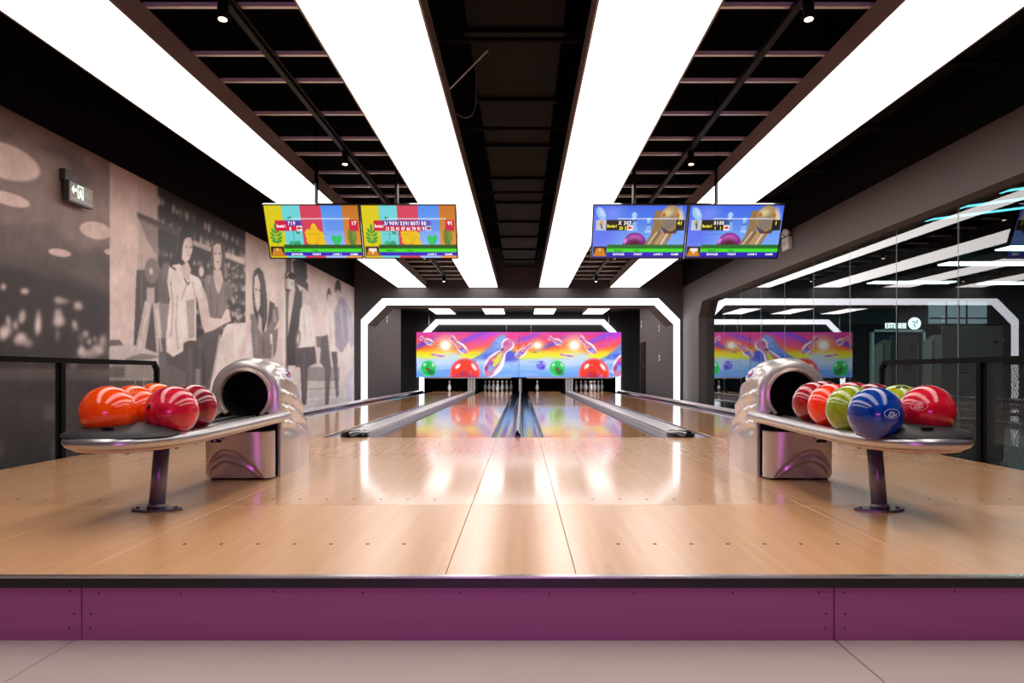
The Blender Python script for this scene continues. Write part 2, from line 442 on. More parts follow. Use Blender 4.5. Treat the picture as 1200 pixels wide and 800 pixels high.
MB().box(-4.3,4.3, YF, 27, ZL-.06, -.12).mk('floor_under_lanes', M_BLACK, kind='structure')
d1 = thing('door_1', (3.437, 20.9, 0), kind='structure', label='narrow black door at the end of the alley side wall')
MB().box(3.425,3.439, 20.3, 21.15, 0, 1.5).mk('door_leaf', M_BLACK, d1)
MB().tube([(3.40,20.4,.75),(3.40,20.4,.9)], .01, 6).mk('handle', M_STEEL, d1)

# second, smaller portal strip on the end wall
POC2 = -0.05
def octo2(hw, zt, ch, z0): return [(POC2+u-POC,v) for u,v in octo(hw,zt,ch,z0)]
o = MB().ring_prism(octo2(3.37,2.43,.55,0), octo2(3.22,2.27,.48,0), fnXZ, 24.60, 24.66, closed=False).mk('inner_light_strip', M_STRIP)
tag(o, 'smaller white light strip behind the colourful pin screens', 'light strip')

# ------------------------------------------------------------------ lanes, gutters, capping
LW = 1.067/2
lname = ['lane ending at the single pin nearest the mural wall', 'lane with a full pin rack beside the centre divider',
         'lane with a single pin beside the centre divider', 'lane with a full pin rack nearest the glass wall']
for lc, nm in zip(lane_c, lname):
    o = MB().bbox(lc-LW, lc+LW, YF+.001, 26.4, -0.05, 0.0, 0.003).mk('bowling_lane', M_LANE)
    tag(o, 'glossy maple bowling '+nm, 'lane', 'four bowling lanes', 'structure')
def gutter(x0, x1, label):
    n = 10; rows = []
    for y in (YF+.002, 26.4):
        ring = []
        for i in range(n+1):
            a = math.pi*i/n; ring.append((x0+(x1-x0)*(1-math.cos(a))/2, y, -0.004-0.065*math.sin(a)**0.8))
        ring += [(x1, y, -0.085), (x0, y, -0.085)]
        rows.append(ring)
    o = auto_smooth(MB().loft(rows, True, True).mk('gutter', M_GUT), 50)
    tag(o, label, 'gutter', 'ball gutters', 'structure')
e = 0.003
gutter(lane_c[0]-LW-.235, lane_c[0]-LW-e, 'dark gutter on the outer side of the lane nearest the mural')
gutter(lane_c[0]+LW+e, lane_c[0]+LW+.235, 'dark gutter between the mural side lane and its grey capping')
gutter(lane_c[1]-LW-.235, lane_c[1]-LW-e, 'dark gutter on the inner side of the grey capping nearest the mural')
gutter(lane_c[1]+LW+e, C0-.025, 'shiny gutter just on the mural side of the thin centre divider')
gutter(C0+.025, lane_c[2]-LW-e, 'shiny gutter just on the glass side of the thin centre divider')
gutter(lane_c[2]+LW+e, lane_c[2]+LW+.235, 'dark gutter on the inner side of the grey capping nearest the glass')
gutter(lane_c[3]-LW-.235, lane_c[3]-LW-e, 'dark gutter between the glass side lane and its grey capping')
gutter(lane_c[3]+LW+e, lane_c[3]+LW+.235, 'dark gutter on the outer side of the lane nearest the glass')
def capping(cx, label):
    c = thing('capping', (cx, YF, 0), label, 'capping', 'grey cappings between the lane pairs')
    hw = .125
    prof = [(-hw,-.06),(-hw,.016),(-hw+.02,.034),(-.03,.042),(.03,.042),(hw-.02,.034),(hw,.016),(hw,-.06)]
    MB().loft([[(cx+x,y,z) for x,z in prof] for y in (YF+.16, 24.2)], True, True).mk('cover', M_CAP, c)
    for s in (-1,1):
        MB().tube([(cx+s*(hw-.008),YF+.2,.03),(cx+s*(hw-.008),24.2,.03)], .008, 6).mk('edge_rail', M_CAPB if s < 0 else M_STEEL, c)
    # black oval front end
    def oval(k, z): return [(cx+.135*k*math.cos(a), YF+.17+.19*k*math.sin(a) if math.sin(a) < 0 else YF+.17+.25*k*math.sin(a), z) for a in [2*math.pi*i/28 for i in range(28)]]
    auto_smooth(MB().loft([oval(1,-.02), oval(1,.034), oval(.94,.046), oval(.7,.055), oval(.35,.058)], True, True).mk('end_cap', M_CAPB, c), 50)
    MB().lathe([(.07,.056),(.075,.060),(.06,.062),(.05,.058)], (cx,YF+.17,0), seg=20).mk('end_ring', M_STEEL, c)
    MB().obox((cx-.02,YF+.17,.062),(.05,.02,0),(-.004,.01,0),(0,0,.003)).mk('emblem', M_WHITE, c)
capping((lane_c[0]+lane_c[1])/2, 'flat grey capping with black oval end between the mural side lanes')
capping((lane_c[2]+lane_c[3])/2, 'flat grey capping with black oval end between the glass side lanes')
dv = thing('centre_divider', (C0,YF,0), 'thin pale divider with black tip between the two middle lanes', 'divider')
MB().loft([[(C0-.025,y,-.08),(C0-.022,y,.012),(C0-.008,y,.03),(C0+.008,y,.03),(C0+.022,y,.012),(C0+.025,y,-.08)] for y in (YF+.06,24.2)], True, True).mk('strip', M_CAP, dv)
MB().loft([[(C0-.028,y,-.08),(C0-.026,y,a),(C0-.01,y,b_),(C0+.01,y,b_),(C0+.026,y,a),(C0+.028,y,-.08)] for y,a,b_ in ((YF+.0,.012,.02),(YF+.03,.03,.05),(YF+.1,.03,.06),(YF+.3,.014,.032))], True, True).mk('tip', M_CAPB, dv)
for sgn, lc, nm in ((-1, lane_c[0], 'mural wall'), (1, lane_c[3], 'glass wall')):
    x = lc+sgn*(LW+.235)
    r = thing('outer_kerb', (x,YF,0), 'silver double kerb rail along the lane edge by the '+nm, 'kerb', 'outer lane kerbs')
    x1 = x+sgn*.10
    MB().box(min(x,x1),max(x,x1), YF,24.4,-.12,.03).mk('kerb_body', M_CAPB, r)
    MB().tube([(x+sgn*.015,YF+.02,.04),(x+sgn*.015,24.4,.04)], .02, 8).mk('rail', M_STEEL, r)
    MB().tube([(x+sgn*.075,YF+.02,.05),(x+sgn*.075,24.4,.05)], .026, 8).mk('rail', M_CAP, r)

# ------------------------------------------------------------------ ceiling: light panels, battens, tracks, ducts
ZPn = EYE+1.90
pan = [(-2.735,-2.09,'nearest the mural'), (-1.16,-.515,'just left of the dark middle gap'),
       (.385,1.035,'just right of the dark middle gap'), (1.945,2.61,'nearest the glass')]
for x0, x1, nm in pan:
    for (y0, y1, wh) in ((0.6, YP-.01, 'long white ceiling light panel '), (YP+.3, 23.5, 'short white alley ceiling light panel beyond the portal ')):
        p = thing('ceiling_light', ((x0+x1)/2,(y0+y1)/2,ZPn), wh+nm, 'ceiling light', 'white ceiling light panels')
        MB().box(x0+.012, x1-.012, y0+.012, y1-.012, ZPn, ZPn+.004).mk('diffuser', M_PANEL, p)
        b = MB()
        for (a,c,d,f_) in ((x0,x0+.012,y0,y1),(x1-.012,x1,y0,y1),(x0+.012,x1-.012,y0,y0+.012),(x0+.012,x1-.012,y1-.012,y1)):
            b.box(a,c,d,f_,ZPn-.002,ZPn+.14)
        b.mk('side_frame', M_HOUSE, p)
        MB().box(x0+.012,x1-.012,y0+.012,y1-.012,ZPn+.11,ZPn+.14).mk('back_plate', M_HOUSE, p)
        ny = 12 if y0 < 5 else 2
        for k in range(ny):
            y = y0+.5+(y1-y0-1)*k/max(1,ny-1)
            for x in (x0+.1, x1-.1):
                MB().tube([(x,y,ZPn+.14),(x,y,3.4 if y0 < 5 else 2.68)], .006, 6).mk('hanger_rod', M_TRACK, p)
yb = [2.4,2.9,3.4,4.1,4.72,5.15,5.8,6.42,6.87,7.5,8.05,8.5]
while yb[-1] < 15.6: yb.append(yb[-1]+.62)
for (x0,x1,nm,tx) in ((-2.09,-1.16,'on the mural side',-1.60),(1.035,1.945,'on the glass side',1.51)):
    g = thing('ceiling_grid', ((x0+x1)/2, 8, ZPn+.14), 'row of slim metal battens across the open ceiling bay '+nm, 'ceiling grid', 'open ceiling bays')
    for y in yb: MB().box(x0-.02, x1+.02, y-.014, y+.014, ZPn+.143, ZPn+.168).mk('batten', M_BATTEN, g)
    for x in (x0-.05, x1+.05):
        for y in (3.2,6.1,9.2,12.4,15.2): MB().tube([(x,y,ZPn+.16),(x,y,3.4)], .006, 6).mk('hanger', M_TRACK, g)
    tk = thing('track_light', (tx, 8, ZPn+.06), 'long black lighting track with small spot heads in the ceiling bay '+nm, 'track light', 'ceiling lighting tracks')
    MB().box(tx-.018, tx+.018, 1.5, 15.6, ZPn+.10, ZPn+.135).mk('track', M_TRACK, tk)
    MB().box(tx+.03, tx+.04, 1.5, 15.6, ZPn+.12, ZPn+.135).mk('conduit', M_TRACK, tk)
    for y in (3.9, 6.6, 9.0, 12.0, 15.0):
        hd = MB().lathe([(.0,.06),(.026,.06),(.03,.05),(.03,-.05),(.026,-.06)], (tx+.015,y,ZPn+.04), (0,.1,1), 14, True).mk('spot_head', M_TRACK, tk, True)
        MB().lathe([(0,-.061),(.022,-.061),(.023,-.064),(0,-.064)], (tx+.015,y,ZPn+.04), (0,.1,1), 14).mk('lens', M_LAMPON, hd)
# black services in the open ceiling
du = thing('air_duct', (0,8,2.95), 'wide black air duct above the dark gap between the middle light panels', 'duct')
MB().bbox(-.36,.28, 0.5, 16.1, 2.95, 3.38, .03).mk('duct_body', M_DUCT, du)
for k in range(12): MB().bbox(-.39,.31, 1.2+k*1.25, 1.26+k*1.25, 2.92, 3.33, .02).mk('flange', M_DUCT, du)
for y, z in ((4.8,2.8),(6.6,2.82),(9.0,2.84)):
    o = MB().tube([(-.55,y,z),(.42,y,z)], .018, 8).mk('ceiling_pipe', M_DUCT)
    tag(o, {4.8:'first',6.6:'second',9.0:'third'}[y]+' thin dark pipe crossing the gap between the middle light panels', 'pipe', 'dark ceiling pipes')
cb = [(-.527,5.7,2.665),(-.51,5.7,2.64),(-.47,5.7,2.615),(-.43,5.7,2.605),(-.39,5.7,2.62),(-.365,5.7,2.66),(-.352,5.7,2.72),(-.35,5.7,2.8),(-.35,5.7,2.955)]
o = MB().tube(cb, .004, 6).mk('hanging_cable', mat('grey_cable', (110,108,104), .5)); tag(o, 'loose cable loop hanging in the dark gap between light panels', 'cable')
o = MB().tube([(-.53,5.3,2.662),(-.24,5.3,2.955)], .006, 6).mk('bent_rod', M_BATTEN); tag(o, 'short slanted metal rod in the dark gap above the cable loop', 'rod')
d2 = thing('air_duct', (3.05,8,2.75), 'dark air duct and rails running above the glass wall', 'duct')
MB().bbox(2.85,3.25, 1.0, 16.1, 2.9, 3.2, .03).mk('duct_body', M_DUCT, d2)
for k in range(10): MB().box(2.8,3.5, 2.5+k*1.4, 2.54+k*1.4, 2.86, 2.9).mk('bracket', M_DUCT, d2)

# ------------------------------------------------------------------ photo mural on the left wall (flat print, painted in elevation sketch units)
def paint_mural():
    c = Canvas(-420, 40, 420, 560, 2, (96,82,80)); R = random.Random(3)
    LT=(214,194,188); MID=(150,132,130); DK=(66,58,60); BLK=(40,36,38)
    c.grad(-420,40,131,560, [(40,(118,92,86)),(200,(120,100,96)),(300,(92,80,80)),(345,(66,58,60)),(420,(74,66,68)),(560,(84,78,80))])
    # soft ceiling domes
    for cx,cy,rx,ry,an,col in ((20,210,66,52,22,(128,106,100)),(118,215,26,40,-10,(132,108,102)),(30,255,40,18,14,(120,102,98)),(70,283,36,14,12,(128,110,106)),(120,262,50,28,8,(134,112,108)),
                               (-120,180,100,70,20,(126,104,98)),(-260,160,90,70,20,(130,108,102))):
        c.ell(cx,cy,rx,ry,col,an,.12,.9)
    c.poly([(0,160),(80,175),(110,200),(100,230),(84,250),(90,215),(80,190),(40,172),(0,150)], (84,70,70), .55)
    c.poly([(-100,262),(60,262),(131,330),(131,345),(40,300),(-100,280)], (98,84,82), .8)
    c.poly([(-100,283),(130,345),(130,420),(-100,420)], (60,53,56), .75)
    c.blur(3, (-420,40,131,420))
    for cx,cy,rx,ry,an in ((3,188,46,20,20),(10,233,26,7.5,16),(112,270,19,10,12),(70,296,13.5,4.5,9),(129,295,7,3.5,5),(-150,150,60,30,20),(-90,225,36,11,14),(-230,230,40,14,14),(29,341,5,3.6,8),(4,336,3,4,0)):
        c.ell(cx,cy,rx,ry,(202,174,164),an,.06)
    for x,y,w_,h_ in ((72,353,15,9),(92,358,14,8),(70,372,15,17),(25,372,9,16),(88,380,7,12),(100,390,6,10),(5,392,14,20),(28,398,20,14),(95,412,8,14),(18,378,6,14),(10,375,6,12),(105,400,5,9),(112,398,4,8),(120,398,4,8),(44,378,8,26),(110,412,22,14)):
        for k in range(4):
            c.ell(x+R.uniform(-.3,.3)*w_, y+R.uniform(-.3,.3)*h_, w_*.3, h_*.33, R.choice([LT,(196,180,176),(160,146,144)]), 0, .5, .8)
    for k in range(60):
        x=R.uniform(-420,128); y=R.uniform(375,432); c.ell(x,y,R.uniform(1,5),R.uniform(2,8),R.choice([LT,MID,(120,108,108)]),0,.6,.5)
    c.rect(-420,432,131,445,(120,110,110),.8); c.rect(-420,445,131,560,(86,80,82),.9)
    for k in range(40):
        x=R.uniform(-420,128); y=R.uniform(440,520); c.rect(x,y,x+R.uniform(3,16),y+R.uniform(6,30),R.choice([(140,130,130),(70,64,66),(110,102,102)]),.5)
    c.blur(1.6, (-420,330,131,560))
    # pale pillar and alcove
    c.grad(129,40,166,560, [(150,(168,138,130)),(260,(208,178,170)),(420,(206,188,184)),(560,(190,178,176))])
    c.grad(162,40,186,560, [(180,(160,134,128)),(260,(188,162,156)),(400,(172,158,156)),(560,(160,150,148))])
    # bottle shelves
    c.rect(185,150,290,470, (58,52,54))
    for row,(ya,sl) in enumerate(((236,.52),(262,.40),(296,.28),(318,.2),(342,.12),(362,.06),(384,0))):
        for k in range(26):
            x=187+k*4.1+R.uniform(-.8,.8); y=ya+(x-186)*sl+R.uniform(-1,1)
            if R.random()<.22: continue
            h=R.uniform(3.2,6) if row<2 else R.uniform(2,4)
            c.ell(x,y,1.5,h,R.choice([(200,170,160),(150,132,128),(214,196,190),(110,98,98)]),0,.3,.85); c.rect(x-.5,y-h-2.5,x+.5,y-h+1,(150,132,128),.8)
    for k in range(70):
        c.ell(R.uniform(262,287),R.uniform(300,400),1.3,1.8,R.choice([LT,(170,156,152)]),0,.4,.8)
    c.poly([(226,281),(287,305),(287,311),(226,287)],(190,168,160)); c.poly([(264,295),(287,303),(287,310),(264,302)],LT)
    c.poly([(160,248),(212,270),(212,279),(162,256)],(84,74,74)); c.poly([(162,254),(184,264),(184,300),(172,280)],(120,104,102),.7)
    c.blur(.8, (160,150,290,470))
    # alcove with ball and rack legs
    c.poly([(160,316),(198,316),(198,420),(158,420)], (104,96,96)); c.poly([(160,318),(186,312),(186,420),(156,420)],(88,80,82))
    c.ell(178,317,8.5,15,(128,114,114),0,.08); c.ell(177,318,2,4,(214,204,202),0,.5); c.ell(195,320,6,13,(120,108,108),0,.2)
    c.rect(172,337,181,356,(176,164,162))
    c.poly([(170,352),(178,356),(169,415),(158,412)],(186,174,172)); c.poly([(179,356),(188,354),(193,416),(184,418)],(184,172,170)); c.poly([(186,356),(199,356),(198,415),(192,416)],(140,130,130))
    c.poly([(128,408),(150,402),(170,408),(196,418),(211,430),(211,444),(186,446),(128,446)],(188,176,174)); c.poly([(128,398),(140,398),(145,404),(128,406)],(110,100,100)); c.poly([(146,420),(166,414),(192,418),(150,424)],(132,122,122))
    c.rect(128,446,246,470,(96,90,92)); 
    for x in (158,168,187,205,209): c.rect(x,444,x+1.2,466,LT)
    c.rect(130,424,146,440,(170,160,158)); c.rect(128,430,146,442,(130,122,122)); c.rect(158,424,188,442,(178,168,166))
    # lounge chair, floor of the bar scene
    c.rect(186,396,290,480,(104,98,100))
    c.poly([(243,470),(251,428),(257,402),(262,386),(267,379),(286,378),(300,400),(300,480)],(216,202,200))
    c.poly([(229,398),(245,385),(260,380),(256,404),(249,430),(244,448),(238,420)],(90,84,86))
    # woman with white shirt
    c.poly([(209,275),(212,269),(217,266),(222,269),(226,278),(226,294),(222,310),(212,315),(204,316),(199,312),(203,296)],(52,45,48))
    c.poly([(216,281),(219,278),(224,278),(225.6,284),(225.5,294),(222,304),(217,308),(213,303),(213.5,291)],(222,202,196))
    c.ell(218.5,289,1.2,.8,(90,74,74)); c.ell(223.5,290,1.1,.8,(90,74,74)); c.ell(221.5,299,1.8,.8,(150,110,110))
    c.poly([(198,313),(204,310),(211,309),(216,316),(224,321),(232,325),(236,331),(244,353),(237,357),(230,348),(230,398),(236,405),(230,400),(221,399),(215,403),(215,411),(203,418),(195,414),(194.5,395),(199,350),(196,330)],(226,212,208))
    c.poly([(218,352),(228,350),(228,395),(221,397)],(150,136,134),.7); c.poly([(212,312),(220,306),(224,316),(222,328),(215,326)],(206,184,178)); c.line([(216,326),(220,334),(222,330)],1.2,(80,68,70)); c.line([(219,333),(212,352)],1,(160,146,144))
    c.poly([(231,350),(243,350),(246,372),(260,373),(262,362),(268,362),(271,376),(262,380),(250,387),(240,390),(236,378)],(214,194,188))
    c.poly([(215,402),(221,399),(231,399),(239,410),(243,434),(244,472),(217,472),(217,436),(214,434),(195,424),(195,412),(203,418),(215,411)],(88,82,84)); c.line([(229,405),(231,470)],1.4,(66,60,62))
    c.rect(229,432,235,455,(170,160,158),.6)
    # woman in dark shirt
    c.poly([(248,286),(252,281),(257,279),(262,285),(264,300),(265,318),(263,330),(255,334),(246,326),(243,322),(246,306)],(84,70,70))
    c.poly([(250,288),(254,285),(259,286),(260,300),(259,312),(255,318),(251,313),(250,300)],(214,192,186)); c.ell(252.6,297,1,.8,(80,66,66)); c.ell(257.6,297,1,.8,(80,66,66)); c.ell(255.5,307,1.8,.8,(150,112,112))
    c.poly([(250,316),(259,316),(262,330),(257,346),(250,334)],(204,182,176))
    c.poly([(241,322),(249,322),(253,338),(256,346),(262,328),(266,332),(268,346),(265,362),(260,372),(246,372),(243,352),(239,336)],(126,112,112)); c.line([(255,346),(254,370)],1,(96,86,86))
    c.ell(236,318,3,6,(210,190,184)); c.ell(268,342,6,9,(112,100,100),0,.3,.8)
    c.line([(246,322),(244,332)],2.2,(160,136,128)); c.line([(264,308),(265,326)],2.4,(150,128,122)); c.line([(206,316),(200,312)],2,(70,60,62))
    # pale wall and leaning woman
    c.grad(288,200,331,560, [(240,(196,170,162)),(330,(214,194,188)),(480,(206,192,190))]); c.rect(331,200,335,560,(224,208,204)); c.rect(335,290,338,560,(110,98,98))
    c.rect(286,378,300,470,(216,202,200))
    c.poly([(296,325),(298,317),(303,313),(308,318),(311,332),(313,352),(313,374),(309,390),(303,384),(298,368),(296,348)],(62,54,57))
    c.poly([(298,325),(302,321),(305,333),(305,358),(302,366),(299,357),(297.5,340)],(220,200,194)); c.ell(300,339,.9,1,(80,66,66)); c.ell(304,340,.8,1,(80,66,66)); c.ell(302,352,1.4,1.6,(236,226,224))
    c.poly([(293,368),(299,368),(305,388),(312,388),(316,356),(326,360),(327,374),(320,390),(318,420),(297,420),(294,388)],(122,112,114))
    c.poly([(303,366),(307,374),(307,392),(302,384)],(190,172,168)); c.poly([(291,372),(295,376),(290,408),(283,420),(279,420),(284,398)],(206,188,184)); c.poly([(316,352),(322,356),(318,376),(313,384)],(74,64,66)); c.poly([(320,388),(326,384),(324,410),(320,420)],(120,110,112)); c.poly([(316,392),(319,390),(319,404),(317,402)],(226,216,214))
    # lounge group at the far end
    c.grad(338,260,420,560, [(290,(202,180,178)),(400,(220,204,204)),(480,(208,198,200))])
    c.poly([(335,294),(342,296),(341,330),(338,350),(336,440),(335,440)],(92,82,84))
    c.poly([(343,306),(350,303),(359,308),(360,326),(355,338),(353,366),(349,390),(347,428),(337,428),(336,396),(342,366),(346,340)],(58,52,56)); c.ell(350,300,4.5,8,(80,70,72)); c.poly([(341,334),(344,340),(341,372),(337,396),(338,376)],(214,196,192)); c.poly([(347,332),(356,337),(352,342)],(214,196,192))
    c.poly([(354,338),(356,330),(359,332),(361,340),(360,352),(357,356),(354,348)],(206,186,180)); c.poly([(354,336),(357,328),(361,332),(361,342),(358,338)],(66,58,60))
    c.poly([(352,362),(358,356),(363,358),(367,384),(369,400),(366,406),(352,406),(350,386)],(232,222,220)); c.poly([(346,408),(369,406),(371,425),(361,430),(359,474),(354,474),(352,430),(346,430)],(84,78,82))
    c.ell(349,397,3.2,10,(110,100,102),6,.2); c.ell(349.5,397,1.6,6,(200,190,188),6,.3)
    c.poly([(370,394),(377,394),(378,408),(371,406)],(120,112,114)); c.poly([(361,430),(398,430),(398,446),(360,446)],(150,142,144)); c.poly([(360,446),(398,446),(397,468),(360,470)],(206,198,198)); c.line([(360,456),(398,454)],1.2,(150,142,144)); c.line([(360,468),(398,464)],1.4,(230,224,224))
    c.ell(385.5,346,2.4,9,(88,76,78)); c.ell(386,350,1.9,6,(210,190,186)); c.poly([(384,362),(390,360),(394,384),(392,412),(384,412),(382,390)],(226,214,214))
    c.poly([(377,394),(384,392),(386,412),(388,430),(385,474),(381,474),(381,432),(375,424)],(96,90,94)); c.poly([(388,412),(395,412),(397,464),(394,466),(391,432)],(92,86,90))
    c.ell(396,337,3.4,9,(66,58,64)); c.ell(396,346,2.6,7,(196,178,178)); c.poly([(392,366),(398,348),(404,350),(409,370),(409,400),(400,414),(393,404)],(150,142,170)); c.poly([(404,350),(412,366),(415,400),(411,410),(408,380)],(172,166,190)); c.poly([(405,440),(413,430),(413,474),(406,470)],(178,172,200),.8)
    for pts,wd,col,al in (([(200,330),(203,360),(200,395)],2.5,(150,136,134),.5),([(208,345),(206,380),(209,410)],2.2,(160,146,144),.5),([(226,330),(229,350)],2,(160,144,142),.5),([(236,335),(240,350)],1.6,(170,154,150),.5),
        ([(222,405),(224,440),(222,470)],3,(112,106,108),.6),([(238,415),(240,450)],2.5,(60,54,56),.6),([(246,335),(249,368)],1.8,(92,82,82),.6),([(262,340),(259,368)],1.8,(150,136,134),.6),([(210,272),(205,305)],1.6,(96,86,88),.6),([(222,272),(224,290)],1,(90,80,82),.5),
        ([(250,284),(247,312)],1.2,(130,112,108),.6),([(262,290),(263,322)],1.2,(120,104,100),.6),([(306,320),(310,350),(310,380)],1.4,(112,102,104),.6),([(299,372),(301,415)],2,(150,140,140),.6),([(309,395),(308,418)],2.5,(92,84,86),.6),([(320,362),(323,378)],2,(190,174,170),.6),
        ([(345,312),(347,345)],1.5,(92,84,86),.6),([(356,365),(358,400)],1.6,(190,178,176),.7),([(362,365),(365,395)],1.4,(196,184,182),.7),([(356,412),(357,470)],1.6,(120,114,116),.6),([(386,366),(388,405)],1.6,(184,172,174),.6),([(399,356),(402,395)],1.6,(190,184,208),.6),([(404,362),(406,398)],1.2,(116,108,140),.6),
        ([(258,392),(250,440)],2.4,(196,184,182),.8),([(276,382),(276,440)],3,(232,222,220),.7),([(174,360),(163,410)],2.4,(214,204,202),.7),([(184,362),(189,412)],2.4,(212,202,200),.7),([(166,262),(166,400)],1.2,(150,128,124),.7)):
        c.line(pts,wd,col,al)
    # soft photographic tone and grain
    c.blur(.5); c.noise(.06,16,26,3); c.noise(.035,5,9,4); c.noise(.03,2,4,5)
    L = c.a.mean(-1, keepdims=True); c.a = L+(c.a-L)*.75
    c.a = 255*np.clip(.5+((np.clip(c.a,0,255)/255)**.78-.55)*1.36, .05, .97)
    return c
mc = paint_mural()
colpx = np.concatenate([np.arange(-420,0,5), np.arange(0,414.5,.8)])
XM = XL+.004
Yd = (XM*F)/(colpx-611.0); Yd[-1] = YP-.002
zz = np.linspace(ZL, 2.515, 300)[::-1]
YY, ZZ = np.meshgrid(Yd, zz)
PX = 611+XM*F/YY; PY = 437.5-(ZZ-EYE)*F/YY
P = np.stack([np.full_like(YY,XM), YY, ZZ], -1)
mu = grid_print('photo_mural', P, mc.at(PX,PY), vcol_mat('mural_print', rough=.5))
tag(mu, 'sepia grey photo mural of bowlers and a bar covering the side wall', 'mural')
del mc

# ------------------------------------------------------------------ pin screens (backlit prints) above the pin decks
def paint_screen():
    c = Canvas(486, 386, 732, 446, 6, (240,70,150)); per = 151
    c.grad(486,386,732,446, [(386,(214,60,190)),(396,(240,70,130)),(403,(246,84,96)),(409,(252,140,50)),(413,(250,220,40)),(419,(236,246,40)),(422,(150,190,240)),(430,(140,190,246)),(438,(112,170,244)),(446,(110,150,236))])
    # diagonal violet and coral clouds
    R = random.Random(5)
    for ox in (-151,0,151):
        for x,y,rx,ry,an,col in ((498,402,16,2.6,-24,(90,70,220)),(552,396,26,2.6,-24,(130,80,250)),(575,392,22,2.4,-26,(196,70,236)),(560,404,30,3,-20,(250,90,140)),(602,400,20,3,-10,(250,80,190)),(615,397,16,2.6,-20,(120,80,236)),(520,404,16,4,10,(250,60,40)),(590,405,22,3,-12,(250,120,120)),(634,408,14,2.5,-5,(250,90,60)),(515,397,12,2.4,-20,(246,90,170)),(608,391,14,2.5,-12,(246,60,150))):
            c.ell(x+ox,y,rx,ry,col,an,.6,.9)
    for ox in (-151,0,151):
        c.poly([(545+ox,424),(560+ox,417),(572+ox,408),(582+ox,395),(588+ox,391),(593+ox,394),(600+ox,412),(604+ox,420),(604+ox,424)],(120,150,228)); c.ell(586+ox,400,5,9,(150,180,240),30,.4,.7)
        c.poly([(548+ox,424),(566+ox,415),(584+ox,412),(590+ox,424)],(84,110,220),.8); c.poly([(590+ox,424),(594+ox,410),(606+ox,412),(608+ox,424)],(80,80,214),.8)
        for x,y,rx,ry in ((522,421,15,6),(510,425,18,4),(530,417,9,4),(490,428,10,4),(640,421,8,3),(620,424,16,3),(560,424,26,3)):
            c.ell(x+ox,y,rx,ry,(206,226,250),0,.6,.85)
        for k in range(26):
            c.ell(488+ox+R.uniform(0,151),R.uniform(424,445),R.uniform(4,14),R.uniform(.5,1.3),R.choice([(214,232,252),(84,140,236),(170,206,250)]),0,.6,.6)
    c.blur(.8)
    for ox in (-151,0,151):      # brushed cloud and ridge strokes
        for k in range(70):
            x=488+ox+R.uniform(0,151); y=R.uniform(388,424)
            c.line([(x,y),(x+R.uniform(3,10),y-R.uniform(.5,4))],R.uniform(.3,.9),R.choice([(250,40,80),(255,120,60),(200,50,220),(110,60,230),(255,170,190)]) if y<411 else R.choice([(255,250,120),(60,90,210),(230,240,255)]),.5)
        for k in range(26):
            x=546+ox+R.uniform(0,58); y=424-max(0,(1-abs((x-ox-588)/40.)))*R.uniform(2,30)
            c.line([(x,y),(x+R.uniform(1,5),y+R.uniform(-3,4))],R.uniform(.4,1.1),R.choice([(70,90,200),(190,210,250),(50,60,180),(140,170,240)]),.7)
    c.blur(.2)
    def sun(x,y,r):
        c.ell(x,y,r*1.7,r*1.4,(255,240,120),0,.8,.7)
        for k in range(16):
            a=math.pi*k/8+.15; c.poly([(x+.9*math.cos(a+1.57),y+.9*math.sin(a+1.57)),(x+r*1.9*math.cos(a),y+r*1.6*math.sin(a)),(x-.9*math.cos(a+1.57),y-.9*math.sin(a+1.57))],(255,255,240),.8)
        c.ell(x,y,r*.8,r*.8,(255,255,250),0,.4)
    def pin(x0,y0,x1,y1,wd):
        # base at (x1,y1), head at (x0,y0)
        dx,dy=x1-x0,y1-y0; L=math.hypot(dx,dy); tx,ty=dx/L,dy/L; nx,ny=-ty,tx
        pr=[(0,.10),(.03,.26),(.1,.36),(.18,.34),(.27,.22),(.34,.2),(.45,.34),(.6,.48),(.72,.5),(.86,.42),(.96,.28),(1,.16)]
        out=lambda k:[(x0+tx*L*t+nx*wd*h*k,y0+ty*L*t+ny*wd*h*k) for t,h in pr]+[(x0+tx*L*t-nx*wd*h*k,y0+ty*L*t-ny*wd*h*k) for t,h in reversed(pr)]
        c.poly(out(1.0),(250,250,255)); c.poly(out(.72),(214,130,170)); 
        for t,h,col in ((.62,.3,(230,60,110)),(.72,.26,(150,80,220)),(.82,.24,(120,190,250)),(.6,.16,(230,240,90)),(.14,.16,(206,70,160)),(.3,.1,(90,60,90))):
            c.ell(x0+tx*L*t+nx*wd*.1,y0+ty*L*t+ny*wd*.1,wd*h,wd*h*.7,col,0,.4,.85)
        c.poly([(x0+tx*L*t-nx*wd*h*.8,y0+ty*L*t-ny*wd*h*.8) for t,h in pr[5:10]]+[(x0+tx*L*t-nx*wd*h*.5,y0+ty*L*t-ny*wd*h*.5) for t,h in reversed(pr[5:10])],(255,255,255),.85)
    def ball(x,y,r,ca,cb,cc,sp):
        c.ell(x,y,r*1.06,r*1.06,cc); c.ell(x,y,r*.96,r*.96,ca,0,.06); c.ell(x+r*.35,y+r*.5,r*.5,r*.4,cb,20,.4,.9); c.ell(x-r*.1,y+r*.1,r*.3,r*.25,sp,0,.3,.8)
        for k in range(9): c.ell(x+R.uniform(-.7,.7)*r,y+R.uniform(-.6,.7)*r,r*R.uniform(.06,.2),r*R.uniform(.04,.12),R.choice([sp,cb,cc]),R.uniform(0,180),.3,.6)
        c.ell(x-r*.5,y-r*.5,r*.22,r*.12,(255,255,255),-45,.3); c.ell(x+r*.62,y-r*.45,r*.12,r*.3,(255,235,235),-35,.3)
